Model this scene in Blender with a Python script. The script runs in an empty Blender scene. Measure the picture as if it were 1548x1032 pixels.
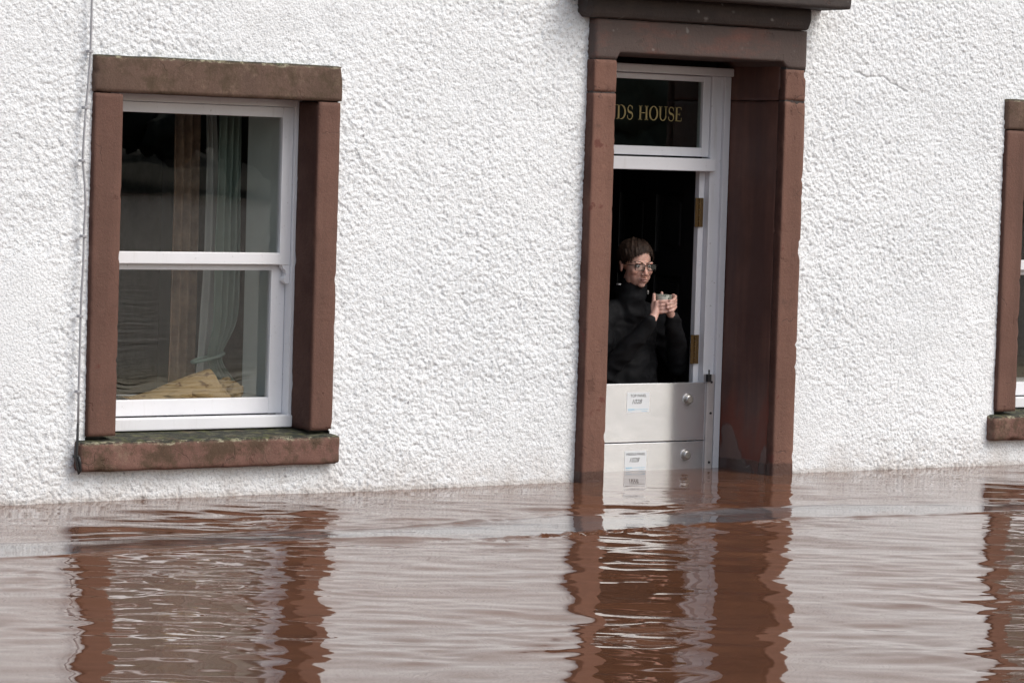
import bpy, bmesh, math, random
import numpy as np
from mathutils import Vector, Matrix, noise as mnoise
random.seed(7); RNG = np.random.default_rng(11)
rad = math.radians
SC = bpy.context.scene
COL = SC.collection

# ------------------------------------------------------------------ camera
CAM = np.array([-9.39625, -12.0, 1.49581])
R_ = np.array([0.8213766, -0.5695870, 0.0301845])
U_ = np.array([0.0075032, 0.0637046, 0.9979406])
F_ = np.array([0.5703369, 0.8194586, -0.0565992])
FPX = 4800.0
cd = bpy.data.cameras.new('camera'); co = bpy.data.objects.new('camera', cd); COL.objects.link(co)
cd.sensor_width = 36.0; cd.lens = 36.0 * FPX / 1548.0; cd.clip_start = 0.1; cd.clip_end = 2000
co.matrix_world = Matrix(((R_[0], U_[0], -F_[0], CAM[0]), (R_[1], U_[1], -F_[1], CAM[1]), (R_[2], U_[2], -F_[2], CAM[2]), (0, 0, 0, 1)))
SC.camera = co
# ------------------------------------------------------------------ sky, sun, exposure
SUN_AZ, SUN_EL = rad(28), rad(48)      # azimuth from -Y (out of the wall) towards +X
w = bpy.data.worlds.new('World'); SC.world = w; w.use_nodes = True
wn = w.node_tree; bg = wn.nodes['Background']
sky = wn.nodes.new('ShaderNodeTexSky'); sky.sky_type = 'NISHITA'; sky.sun_disc = False
sky.sun_elevation = SUN_EL; sky.sun_rotation = math.pi - SUN_AZ; sky.dust_density = 4.0; sky.air_density = 1.3; sky.ozone_density = 1.0
hs = wn.nodes.new('ShaderNodeHueSaturation'); hs.inputs['Saturation'].default_value = 0.72
wn.links.new(sky.outputs[0], hs.inputs['Color']); wn.links.new(hs.outputs[0], bg.inputs['Color'])
bg.inputs['Strength'].default_value = 0.14
sl = bpy.data.lights.new('sun', 'SUN'); so = bpy.data.objects.new('sun', sl); COL.objects.link(so)
sl.energy = 0.8; sl.angle = rad(32); sl.color = (1.0, 0.995, 0.985)
sd = Vector((math.sin(SUN_AZ) * math.cos(SUN_EL), -math.cos(SUN_AZ) * math.cos(SUN_EL), math.sin(SUN_EL)))
so.rotation_euler = sd.to_track_quat('Z', 'Y').to_euler(); so.location = (0, 0, 30)
SC.view_settings.view_transform = 'Standard'; SC.view_settings.look = 'None'; SC.view_settings.gamma = 1
SC.view_settings.exposure = 0.42
SC.render.engine = 'CYCLES'
SC.cycles.max_bounces = 8

def at(u, v, X=None, Y=None, Z=None):
    q = F_ + R_ * (u - 774) / FPX + U_ * (516 - v) / FPX
    t = (X - CAM[0]) / q[0] if X is not None else (Y - CAM[1]) / q[1] if Y is not None else (Z - CAM[2]) / q[2]
    return CAM + t * q

# ------------------------------------------------------------------ node helper
class M:
    def __init__(s, name, rough=0.6, base=(0.5, 0.5, 0.5), metal=0.0, spec=0.5):
        s.m = bpy.data.materials.new(name); s.m.use_nodes = True; s.nt = s.m.node_tree
        s.b = s.nt.nodes['Principled BSDF']; s.set('Base Color', (*base, 1)); s.set('Roughness', rough); s.set('Metallic', metal)
        s.set('Specular IOR Level', spec); s.tc = s.n('ShaderNodeTexCoord'); s.obj = s.tc.outputs['Object']
    def n(s, t, **k):
        x = s.nt.nodes.new(t)
        for a, v in k.items(): setattr(x, a, v)
        return x
    def l(s, a, b): s.nt.links.new(a, b)
    def set(s, i, v):
        if hasattr(v, 'is_linked') or isinstance(v, bpy.types.NodeSocket): s.l(v, s.b.inputs[i])
        else: s.b.inputs[i].default_value = v
    def mapv(s, scale=(1, 1, 1), loc=(0, 0, 0), rot=(0, 0, 0), src=None):
        x = s.n('ShaderNodeMapping'); s.l(src or s.obj, x.inputs[0])
        x.inputs['Scale'].default_value = scale; x.inputs['Location'].default_value = loc; x.inputs['Rotation'].default_value = rot
        return x.outputs[0]
    def noise(s, scale, detail=4, rough=0.6, vec=None, dist=0.0):
        x = s.n('ShaderNodeTexNoise'); s.l(vec or s.obj, x.inputs['Vector'])
        x.inputs['Scale'].default_value = scale; x.inputs['Detail'].default_value = detail
        x.inputs['Roughness'].default_value = rough; x.inputs['Distortion'].default_value = dist
        return x.outputs['Fac']
    def vor(s, scale, vec=None, feature='F1', out='Distance'):
        x = s.n('ShaderNodeTexVoronoi', feature=feature); s.l(vec or s.obj, x.inputs['Vector']); x.inputs['Scale'].default_value = scale
        return x.outputs[out]
    def ramp(s, f, *stops):
        x = s.n('ShaderNodeValToRGB'); s.l(f, x.inputs[0]); e = x.color_ramp.elements
        while len(e) < len(stops): e.new(0.5)
        for el, (p, c) in zip(e, stops):
            el.position = p; el.color = (c, c, c, 1) if isinstance(c, (int, float)) else (*c, 1)
        return x.outputs[0]
    def mix(s, f, a, b, mode='MIX'):
        x = s.n('ShaderNodeMix', data_type='RGBA', blend_type=mode)
        for i, v in ((0, f), (6, a), (7, b)):
            if isinstance(v, bpy.types.NodeSocket): s.l(v, x.inputs[i])
            else: x.inputs[i].default_value = v if i == 0 else (*v, 1)
        return x.outputs[2]
    def math(s, op, a, b=0.0, c=0.0, clamp=False):
        x = s.n('ShaderNodeMath', operation=op, use_clamp=clamp)
        for i, v in enumerate((a, b, c)):
            if isinstance(v, bpy.types.NodeSocket): s.l(v, x.inputs[i])
            else: x.inputs[i].default_value = v
        return x.outputs[0]
    def sep(s, src=None):
        x = s.n('ShaderNodeSeparateXYZ'); s.l(src or s.obj, x.inputs[0]); return x.outputs
    def bump(s, h, strength=0.3, dist=0.01, prev=None):
        x = s.n('ShaderNodeBump'); s.l(h, x.inputs['Height']); x.inputs['Strength'].default_value = strength; x.inputs['Distance'].default_value = dist
        if prev is not None: s.l(prev, x.inputs['Normal'])
        s.l(x.outputs[0], s.b.inputs['Normal']); return x.outputs[0]

# ------------------------------------------------------------------ materials
def mat_render():
    k = M('white_harling', 0.75)
    dirt = k.ramp(k.noise(0.9, 6, 0.65), (0.38, (0.755, 0.782, 0.805)), (0.66, (0.83, 0.855, 0.875)))
    fine = k.ramp(k.noise(105, 3, 0.75), (0.35, (0.22, 0.225, 0.24)), (0.47, (1, 1, 1)))
    c = k.mix(0.5, dirt, fine, 'MULTIPLY')
    # dark pits and grime specks
    pit = k.ramp(k.vor(4.3), (0.018, 1.0), (0.034, 0.0))
    keep = k.ramp(k.noise(2.1, 2, 0.5), (0.52, 0.0), (0.56, 1.0))
    c = k.mix(k.math('MULTIPLY', pit, keep), c, (0.10, 0.095, 0.10))
    pit2 = k.math('MULTIPLY', k.ramp(k.vor(10.0), (0.045, 1.0), (0.095, 0.0)), k.ramp(k.noise(3.3, 3, 0.6), (0.50, 0.0), (0.58, 0.75)))
    c = k.mix(pit2, c, (0.20, 0.20, 0.215))
    # silt and splash staining close to the water
    z = k.sep()[2]
    low = k.math('MULTIPLY', k.ramp(z, (0.0, 1.0), (0.20, 0.0)), k.ramp(k.noise(9, 5, 0.7), (0.36, 0.0), (0.62, 1.0)))
    c = k.mix(k.math('MULTIPLY', low, 0.4), c, (0.34, 0.27, 0.22))
    wb = k.ramp(k.math('ADD', z, k.math('MULTIPLY', k.math('SUBTRACT', k.noise(6, 4), 0.5), 0.035)), (0.012, 0.35), (0.026, 0.0))
    c = k.mix(wb, c, (0.36, 0.31, 0.27))      # soaked edge
    k.set('Base Color', c)
    b = k.bump(k.noise(150, 3, 0.65), 0.3, 0.004)
    k.bump(k.math('SUBTRACT', 1.0, k.vor(105, k.mapv((1, 1, 1), rot=(0, .5, 0)))), 0.5, 0.005, b)
    return k.m

def mat_stone(name, ca, cb, stain=None, wet=False, moss=False, flake=0.0, rough=0.8, stain_hi=0.6, cheek=False):
    k = M(name, rough)
    n1 = k.noise(3.2, 6, 0.62)
    c = k.mix(k.ramp(n1, (0.3, 0.0), (0.7, 1.0)), ca, cb)
    st = k.noise(1.0, 5, 0.6, k.mapv((9, 9, 0.9)))
    c = k.mix(k.ramp(st, (0.35, 0.45), (0.62, 0.0)), c, tuple(x * 0.62 for x in ca))
    grain = k.ramp(k.noise(160, 3, 0.7), (0.3, 0.80), (0.7, 1.12))
    c = k.mix(1.0, c, grain, 'MULTIPLY')
    sc_ = k.ramp(k.noise(14, 7, 0.75), (0.60, 0.0), (0.78, 0.35)); c = k.mix(sc_, c, tuple(min(1, x * 1.7) for x in cb))
    dk = k.ramp(k.noise(5.5, 8, 0.78), (0.28, 0.6), (0.42, 0.0)); c = k.mix(dk, c, (0.045, 0.026, 0.020))
    # hair cracks and spalled scars
    vz = k.n('ShaderNodeTexNoise'); k.l(k.obj, vz.inputs['Vector']); vz.inputs['Scale'].default_value = 9; vz.inputs['Detail'].default_value = 4
    va = k.n('ShaderNodeVectorMath', operation='MULTIPLY_ADD'); k.l(vz.outputs['Color'], va.inputs[0]); va.inputs[1].default_value = (.12, .12, .12); k.l(k.obj, va.inputs[2])
    crk = k.math('MULTIPLY', k.ramp(k.vor(4.2, va.outputs[0], 'DISTANCE_TO_EDGE'), (0.004, 1.0), (0.011, 0.0)), k.ramp(k.noise(3.7, 3), (0.54, 0.0), (0.60, 0.5)))
    c = k.mix(crk, c, (0.040, 0.020, 0.016))
    spl = k.ramp(k.noise(11, 5, 0.6, k.mapv((1, 1, .8), (5, 2, 1))), (0.655, 0.0), (0.675, 1.0)); c = k.mix(k.math('MULTIPLY', spl, 0.55), c, (0.10, 0.042, 0.028))
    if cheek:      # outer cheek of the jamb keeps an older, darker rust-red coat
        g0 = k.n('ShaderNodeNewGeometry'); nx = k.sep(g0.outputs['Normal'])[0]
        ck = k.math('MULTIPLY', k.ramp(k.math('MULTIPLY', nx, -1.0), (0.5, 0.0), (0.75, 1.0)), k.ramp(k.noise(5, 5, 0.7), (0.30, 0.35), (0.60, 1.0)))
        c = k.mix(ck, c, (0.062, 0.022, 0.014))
    if flake:
        f = k.ramp(k.noise(6.5, 4, 0.6), (0.60 - flake, 0.0), (0.63 - flake, 1.0))
        c = k.mix(k.math('MULTIPLY', f, 0.75), c, (0.105, 0.026, 0.018))
    if stain:
        f = k.ramp(k.noise(2.6, 8, 0.72, k.mapv((1, 1, 2.4))), (0.30, 0.0), (stain_hi, 1.0))
        c = k.mix(k.math('MULTIPLY', f, 0.85), c, stain)
        sp = k.ramp(k.vor(16, va.outputs[0]), (0.06, 1.0), (0.22, 0.0))
        sp = k.math('MULTIPLY', sp, k.ramp(k.noise(7, 3), (0.5, 0.0), (0.6, 1.0)))
        c = k.mix(k.math('MULTIPLY', sp, 0.6), c, (0.30, 0.29, 0.27))
    if moss:
        pt = k.ramp(k.noise(6.5, 9, 0.75), (0.47, 0.0), (0.58, 0.85)); c = k.mix(pt, c, (0.062, 0.038, 0.019))
        tn = k.ramp(k.noise(8.5, 9, 0.78, k.mapv((1, 1, 1), (3, 1, 5))), (0.55, 0.0), (0.66, 0.5)); c = k.mix(tn, c, (0.215, 0.150, 0.105))
        g = k.n('ShaderNodeNewGeometry'); nz = k.sep(g.outputs['Normal'])[2]
        mm = k.math('MULTIPLY', k.ramp(nz, (0.30, 0.0), (0.75, 1.0)), k.ramp(k.noise(9, 6, 0.7), (0.28, 0.45), (0.46, 1.0)))
        mc = k.mix(k.ramp(k.noise(19, 5, 0.75), (0.50, 0.0), (0.66, 1.0)), (0.017, 0.019, 0.012), (0.095, 0.100, 0.035))
        c = k.mix(mm, c, mc)
        lic = k.math('MULTIPLY', k.math('MULTIPLY', k.ramp(nz, (0.12, 0.0), (0.30, 1.0)), k.ramp(nz, (0.93, 1.0), (0.995, 0.25))), k.ramp(k.noise(16, 7, 0.8, k.mapv((1, 2, 2), (1, 7, 2))), (0.52, 0.0), (0.60, 0.9)))
        c = k.mix(lic, c, (0.30, 0.28, 0.19))
    rgh = rough
    if wet:
        z = k.sep()[2]
        wl = k.math('ADD', z, k.math('MULTIPLY', k.math('SUBTRACT', k.noise(9, 2), 0.5), 0.03))
        wf = k.ramp(wl, (0.052, 1.0), (0.058, 0.0))
        c = k.mix(wf, c, k.mix(1.0, c, (0.50, 0.46, 0.46), 'MULTIPLY'))
        k.set('Roughness', k.math('SUBTRACT', rough, k.math('MULTIPLY', wf, 0.45)))
    k.set('Base Color', c)
    b = k.bump(k.noise(70, 6, 0.75), 0.55, 0.005)
    b = k.bump(k.noise(14, 6, 0.7), 0.45, 0.010, b)
    k.bump(k.math('MAXIMUM', crk, spl), 0.6, -0.004, b)
    return k.m

def mat_reveal():
    """Painted side of the door recess, peeled in tongues near the bottom."""
    k = M('recess_paint', 0.55)
    base = k.mix(k.ramp(k.noise(4, 6, 0.65), (0.35, 0.0), (0.7, 1.0)), (0.105, 0.044, 0.031), (0.180, 0.082, 0.058))
    st = k.ramp(k.noise(1.0, 5, 0.65, k.mapv((9, 9, 0.7))), (0.38, 0.7), (0.62, 0.0))
    base = k.mix(st, base, (0.062, 0.030, 0.028))
    z = k.sep()[2]
    tong = k.math('ADD', z, k.math('MULTIPLY', k.math('SUBTRACT', k.noise(1.0, 3, 0.5, k.mapv((1, 7.5, 2.6), (0, 0.15, 0.3)), 0.6), 0.5), 0.9))
    peel = k.ramp(tong, (0.10, 1.0), (0.13, 0.0))
    c = k.mix(k.math('MULTIPLY', peel, 0.8), base, (0.15, 0.10, 0.088))
    edge = k.math('MULTIPLY', k.ramp(tong, (0.12, 0.0), (0.16, 1.0)), k.ramp(tong, (0.22, 1.0), (0.42, 0.0)))
    c = k.mix(k.math('MULTIPLY', edge, 0.8), c, (0.15, 0.034, 0.018))
    wl = k.math('ADD', z, k.math('MULTIPLY', k.math('SUBTRACT', k.noise(9, 2), 0.5), 0.03))
    wf = k.ramp(wl, (0.052, 1.0), (0.058, 0.0))
    c = k.mix(wf, c, k.mix(1.0, c, (0.5, 0.46, 0.46), 'MULTIPLY'))
    k.set('Base Color', c)
    k.set('Roughness', k.math('SUBTRACT', 0.55, k.math('MULTIPLY', wf, 0.3)))
    b = k.bump(peel, 0.5, 0.004)
    k.bump(k.noise(40, 5, 0.65), 0.3, 0.004, b)
    return k.m

def mat_white_paint(name='white_gloss_paint', base=(0.78, 0.79, 0.82), dirt=0.5, scale=1.0):
    k = M(name, 0.32)
    c = k.mix(k.ramp(k.noise(5, 5, 0.6), (0.35, 0.0), (0.75, 1.0)), base, tuple(x * 0.93 for x in base))
    sp = k.ramp(k.noise(48 * scale, 4, 0.75), (0.26, 1.0), (0.35, 0.0))
    c = k.mix(k.math('MULTIPLY', sp, dirt), c, (0.16, 0.14, 0.12))
    st = k.ramp(k.noise(1.0, 5, 0.7, k.mapv((22, 22, 2.2))), (0.58, 0.0), (0.78, dirt * 0.55))
    c = k.mix(st, c, (0.42, 0.40, 0.37))
    k.set('Base Color', c); k.bump(k.noise(60, 3), 0.08, 0.003)
    return k.m

def mat_plain(name, base, rough=0.6, metal=0.0, var=0.25, scale=12, bump=0.1, spec=0.5):
    k = M(name, rough, base, metal, spec)
    c = k.mix(k.ramp(k.noise(scale, 5, 0.65), (0.3, 0.0), (0.7, 1.0)), tuple(x * (1 - var) for x in base), tuple(min(1, x * (1 + var)) for x in base))
    k.set('Base Color', c)
    if bump: k.bump(k.noise(scale * 6, 3), bump, 0.004)
    return k.m

def mat_alu():
    k = M('brushed_aluminium', 0.28, (0.74, 0.745, 0.755), 0.8)
    br = k.noise(1.0, 6, 0.7, k.mapv((2.0, 2.0, 420)))
    c = k.mix(k.ramp(k.noise(7, 5, 0.6, k.mapv((1, 1, 2.5))), (0.3, 0.0), (0.7, 1.0)), (0.77, 0.79, 0.83), (0.85, 0.87, 0.91))
    z = k.sep()[2]
    wl = k.math('ADD', z, k.math('MULTIPLY', k.math('SUBTRACT', k.noise(4, 2), 0.5), 0.03))
    k.set('Base Color', c)
    k.set('Roughness', k.ramp(k.noise(5, 2, 0.5), (0.3, 0.20), (0.7, 0.23)))
    k.set('Anisotropic', 0.95)
    t = k.n('ShaderNodeTangent', direction_type='UV_MAP'); t.uv_map = 'UVMap'
    k.l(t.outputs[0], k.b.inputs['Tangent'])
    return k.m

def mat_glass(name, tint=(1, 1, 1), f0=0.045, rough=0.0):
    m = bpy.data.materials.new(name); m.use_nodes = True; nt = m.node_tree
    for x in list(nt.nodes): nt.nodes.remove(x)
    o = nt.nodes.new('ShaderNodeOutputMaterial'); mx = nt.nodes.new('ShaderNodeMixShader')
    tr = nt.nodes.new('ShaderNodeBsdfTransparent'); tr.inputs[0].default_value = (*tint, 1)
    gl = nt.nodes.new('ShaderNodeBsdfGlossy'); gl.inputs['Roughness'].default_value = rough; gl.inputs['Color'].default_value = (1, 1, 1, 1)
    lw = nt.nodes.new('ShaderNodeLayerWeight'); lw.inputs[0].default_value = 0.5
    pw = nt.nodes.new('ShaderNodeMath'); pw.operation = 'POWER'; pw.inputs[1].default_value = 5
    ma = nt.nodes.new('ShaderNodeMath'); ma.operation = 'MULTIPLY_ADD'; ma.inputs[1].default_value = 1 - f0; ma.inputs[2].default_value = f0
    # old drawn glass is very slightly uneven
    tc = nt.nodes.new('ShaderNodeTexCoord'); nz = nt.nodes.new('ShaderNodeTexNoise'); nz.inputs['Scale'].default_value = 3.5; nz.inputs['Detail'].default_value = 1
    bp = nt.nodes.new('ShaderNodeBump'); bp.inputs['Strength'].default_value = 0.05; bp.inputs['Distance'].default_value = 0.01
    L = nt.links.new
    L(tc.outputs['Object'], nz.inputs['Vector']); L(nz.outputs['Fac'], bp.inputs['Height']); L(bp.outputs[0], gl.inputs['Normal'])
    L(lw.outputs['Facing'], pw.inputs[0]); L(pw.outputs[0], ma.inputs[0]); L(ma.outputs[0], mx.inputs[0])
    L(tr.outputs[0], mx.inputs[1]); L(gl.outputs[0], mx.inputs[2]); L(mx.outputs[0], o.inputs[0])
    return m

def mat_water():
    k = M('muddy_flood_water', 0.03, (0.10, 0.050, 0.034))
    k.set('IOR', 1.50)
    c = k.mix(k.ramp(k.noise(0.8, 5, 0.6), (0.3, 0.0), (0.7, 1.0)), (0.098, 0.042, 0.022), (0.128, 0.058, 0.033))
    ca = k.n('ShaderNodeVertexColor', layer_name='sheen_streak')
    c = k.mix(k.math('MULTIPLY', ca.outputs[0], 0.7), c, (0.115, 0.130, 0.142))     # streak painted blue-grey for the smooth band's stronger reflection
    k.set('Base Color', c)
    v = k.mapv((1.0, 3.2, 1), rot=(0, 0, rad(34.8)))
    # the open river beyond the modelled reach is ruffled by finer relief only
    far = k.math('DIVIDE', k.math('SUBTRACT', k.math('MULTIPLY', k.sep()[1], -1.0), 5.6), 4.0, clamp=True)
    bm1 = k.bump(k.noise(4.5, 6, 0.7, v), 0.4, 0.05); k.l(k.math('MULTIPLY', far, 0.30), bm1.node.inputs['Strength'])
    bm2 = k.bump(k.noise(0.6, 4, 0.6, v), 0.5, 0.16, bm1); k.l(k.math('MULTIPLY', far, 0.5), bm2.node.inputs['Strength'])
    return k.m

def mat_fabric_leaf():
    k = M('mustard_leaf_fabric', 0.9, spec=0.2)
    w1 = k.n('ShaderNodeTexWave', wave_type='BANDS', bands_direction='DIAGONAL'); k.l(k.mapv((1, 1, 1), rot=(0, 0.5, 0)), w1.inputs[0])
    w1.inputs['Scale'].default_value = 5.5; w1.inputs['Distortion'].default_value = 9; w1.inputs['Detail'].default_value = 2; w1.inputs['Detail Scale'].default_value = 3.0
    leaf = k.math('MULTIPLY', k.ramp(w1.outputs['Fac'], (0.80, 0.0), (0.9, 1.0)), k.ramp(k.noise(13, 2), (0.46, 0.0), (0.54, 1.0)))
    c = k.mix(k.ramp(k.noise(6, 4), (0.3, 0.0), (0.7, 1.0)), (0.27, 0.18, 0.085), (0.34, 0.24, 0.13))
    k.set('Base Color', k.mix(k.math('MULTIPLY', leaf, 0.9), c, (0.12, 0.065, 0.03)))
    k.bump(k.noise(260, 2), 0.2, 0.002)
    return k.m

def mat_skin():
    k = M('skin', 0.5)
    a = k.n('ShaderNodeVertexColor', layer_name='Col')
    c = k.mix(1.0, a.outputs[0], k.ramp(k.noise(45, 4, 0.6), (0.3, (0.88, 0.86, 0.86)), (0.7, (1.08, 1.05, 1.05))), 'MULTIPLY')
    k.set('Base Color', c); k.set('Subsurface Weight', 0.12); k.set('Subsurface Scale', 0.01)
    k.set('Subsurface Radius', (1.0, 0.35, 0.2))
    k.bump(k.noise(320, 3), 0.12, 0.001)
    return k.m

def mat_mug():
    k = M('mug_glaze', 0.25)
    f = k.ramp(k.noise(34, 3, 0.6, dist=1.6), (0.47, 0.0), (0.53, 1.0))
    g = k.ramp(k.noise(52, 2, 0.5, dist=2.5), (0.50, 0.0), (0.56, 1.0))
    c = k.mix(f, (0.36, 0.35, 0.32), (0.04, 0.045, 0.036)); k.set('Base Color', k.mix(k.math('MULTIPLY', g, 0.8), c, (0.34, 0.36, 0.30)))
    return k.m

MT = dict(
    render=mat_render(),
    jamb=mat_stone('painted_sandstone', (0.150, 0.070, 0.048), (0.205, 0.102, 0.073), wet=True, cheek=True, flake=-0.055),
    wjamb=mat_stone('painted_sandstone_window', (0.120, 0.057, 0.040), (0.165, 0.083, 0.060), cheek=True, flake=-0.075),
    wlintel=mat_stone('lintel_sandstone', (0.108, 0.063, 0.044), (0.140, 0.084, 0.060), moss=True),
    sill=mat_stone('mossy_sill_sandstone', (0.155, 0.075, 0.056), (0.20, 0.105, 0.080), moss=True),
    dlintel=mat_stone('weathered_lintel', (0.165, 0.070, 0.053), (0.17, 0.082, 0.064), stain=(0.075, 0.060, 0.054), stain_hi=0.50),
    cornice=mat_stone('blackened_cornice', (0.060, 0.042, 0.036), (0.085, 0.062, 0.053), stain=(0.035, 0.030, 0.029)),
    reveal=mat_reveal(), white=mat_white_paint(), dwhite=mat_white_paint('weathered_white_paint', (0.70, 0.71, 0.75), 0.85),
    alu=mat_alu(), glass=mat_glass('window_glass', (0.93, 0.94, 0.93), 0.052), lens=mat_glass('spectacle_lens', (0.9, 0.92, 0.92), 0.05),
    fanglass=mat_glass('fanlight_glass', (0.75, 0.80, 0.77), 0.10),
    water=mat_water(), black_door=mat_plain('black_gloss_paint', (0.010, 0.010, 0.011), 0.35, var=0.3),
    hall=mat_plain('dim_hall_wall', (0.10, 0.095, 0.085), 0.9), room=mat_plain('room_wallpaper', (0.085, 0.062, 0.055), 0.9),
    floor=mat_plain('floor_boards', (0.06, 0.035, 0.022), 0.6), pale=mat_plain('pale_blue_grey_paint', (0.42, 0.46, 0.50), 0.6, var=0.06),
    sage=mat_plain('sage_green_paint', (0.74, 0.80, 0.78), 0.55, var=0.06, scale=4, bump=0.03), brass=mat_plain('aged_brass', (0.15, 0.092, 0.036), 0.55, 0.7, scale=60),
    gold=mat_plain('gold_leaf_paint', (0.27, 0.215, 0.085), 0.5, 0.25, var=0.1, scale=30, bump=0), steel=mat_plain('dull_steel', (0.42, 0.41, 0.40), 0.4, 1.0, scale=40),
    channel=mat_plain('anodised_channel', (0.52, 0.49, 0.49), 0.45, 0.35, var=0.12, scale=9), dark=mat_plain('black_plastic', (0.018, 0.018, 0.019), 0.45), cable=mat_plain('grey_cable_sheath', (0.34, 0.34, 0.36), 0.55, var=0.15),
    paper=mat_plain('label_paper', (0.72, 0.755, 0.785), 0.5, var=0.03, bump=0), ink=mat_plain('black_ink', (0.02, 0.02, 0.025), 0.6, var=0.05, bump=0),
    blue=mat_plain('blue_print', (0.32, 0.56, 0.72), 0.6, var=0.05, bump=0),
    curtain=mat_plain('sage_curtain_cloth', (0.28, 0.35, 0.31), 0.9, var=0.1, scale=8, spec=0.2), sheer=mat_plain('pale_curtain_lining', (0.42, 0.43, 0.42), 0.9, var=0.06, scale=8, spec=0.2),
    brown=mat_plain('brown_curtain_cloth', (0.27, 0.185, 0.135), 0.9, var=0.3, scale=14, spec=0.2), leaf=mat_fabric_leaf(),
    skin=mat_skin(), jacket=mat_plain('black_jacket_cloth', (0.0070, 0.0074, 0.0090), 0.75, var=0.25, scale=30, bump=0.25, spec=0.2),
    trouser=mat_plain('dark_trouser_cloth', (0.014, 0.014, 0.018), 0.9, spec=0.2), boot=mat_plain('dark_rubber', (0.015, 0.017, 0.015), 0.5),
    hair=mat_plain('dark_brown_hair', (0.034, 0.020, 0.014), 0.6, var=0.6, scale=70, bump=0.3, spec=0.25), mug=mat_mug(),
    eye=mat_plain('eye_white', (0.45, 0.42, 0.40), 0.2, var=0.05, bump=0), iris=mat_plain('dark_iris', (0.03, 0.025, 0.02), 0.15, bump=0),
    mark=mat_plain('pale_embroidery', (0.25, 0.25, 0.26), 0.8, bump=0),
    spec=mat_plain('spectacle_frame', (0.006, 0.005, 0.005), 0.7, bump=0, spec=0.15), bank=mat_plain('river_bank_earth', (0.05, 0.045, 0.025), 0.95, scale=0.4), wood=mat_plain('winter_woodland', (0.050, 0.055, 0.038), 0.95, var=0.6, scale=0.6),
)

# ------------------------------------------------------------------ mesh helpers
def link(name, me, mat=None, parent=None):
    o = bpy.data.objects.new(name, me); COL.objects.link(o)
    if parent is not None: o.parent = parent
    if mat is not None and me is not None: me.materials.append(MT[mat] if isinstance(mat, str) else mat)
    return o
def smooth(me, on=True):
    me.polygons.foreach_set('use_smooth', np.full(len(me.polygons), on)); me.update()
def np_mesh(name, V, Fq):
    """V (n,3), Fq (m,4) int -> mesh"""
    me = bpy.data.meshes.new(name); V = np.asarray(V, np.float32); Fq = np.asarray(Fq, np.int32)
    me.vertices.add(len(V)); me.vertices.foreach_set('co', V.ravel())
    k = Fq.shape[1]
    me.loops.add(Fq.size); me.loops.foreach_set('vertex_index', Fq.ravel())
    me.polygons.add(len(Fq)); me.polygons.foreach_set('loop_start', np.arange(len(Fq), dtype=np.int32) * k)
    me.update(calc_edges=True); return me
def grid_faces(nu, nv, mask=None):
    I = np.arange(nu * nv).reshape(nu, nv)
    Fq = np.stack([I[:-1, :-1], I[1:, :-1], I[1:, 1:], I[:-1, 1:]], -1)
    return Fq[mask] if mask is not None else Fq.reshape(-1, 4)
def bm_obj(name, bm, mat, parent=None, sm=False):
    me = bpy.data.meshes.new(name); bm.normal_update(); bm.to_mesh(me); bm.free()
    if sm: smooth(me)
    return link(name, me, mat, parent)
def box_bm(x0, x1, y0, y1, z0, z1, bev=0.0, bm=None, seg=2):
    b = bmesh.new()
    r = bmesh.ops.create_cube(b, size=1.0)
    for v in b.verts:
        v.co = Vector((x0 + (v.co.x + .5) * (x1 - x0), y0 + (v.co.y + .5) * (y1 - y0), z0 + (v.co.z + .5) * (z1 - z0)))
    if bev: bmesh.ops.bevel(b, geom=b.edges[:], offset=bev, segments=seg, affect='EDGES', profile=0.6)
    if bm is None: return b
    t = bpy.data.meshes.new('tmp'); b.to_mesh(t); b.free(); bm.from_mesh(t); bpy.data.meshes.remove(t); return bm
def boxes(name, lst, mat, parent=None, bev=0.003):
    bm = bmesh.new()
    for q in lst: box_bm(*q, bev, bm)
    return bm_obj(name, bm, mat, parent)
def tube_bm(pts, rads, seg=8, bm=None, cap=True):
    bm = bm or bmesh.new(); pts = [Vector(p) for p in pts]
    if isinstance(rads, (int, float)): rads = [rads] * len(pts)
    rings = []; n = None
    for i, p in enumerate(pts):
        t = (pts[min(i + 1, len(pts) - 1)] - pts[max(i - 1, 0)]).normalized()
        if n is None: n = t.orthogonal().normalized()
        n = (n - t * n.dot(t)).normalized(); b = t.cross(n)
        rings.append([bm.verts.new(p + (n * math.cos(a) + b * math.sin(a)) * rads[i]) for a in [2 * math.pi * k / seg for k in range(seg)]])
    for a, b in zip(rings, rings[1:]):
        for k in range(seg): bm.faces.new((a[k], a[(k + 1) % seg], b[(k + 1) % seg], b[k]))
    if cap: bm.faces.new(rings[0][::-1]); bm.faces.new(rings[-1])
    return bm
def ball_bm(c, r, bm=None, sub=2, rot=None):
    bm = bm or bmesh.new(); q = bmesh.ops.create_icosphere(bm, subdivisions=sub, radius=1.0)
    m = Matrix.Translation(c) @ (rot.to_4x4() if rot is not None else Matrix.Identity(4)) @ Matrix.Diagonal((*r, 1))
    bmesh.ops.transform(bm, matrix=m, verts=q['verts']); return bm
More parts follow.
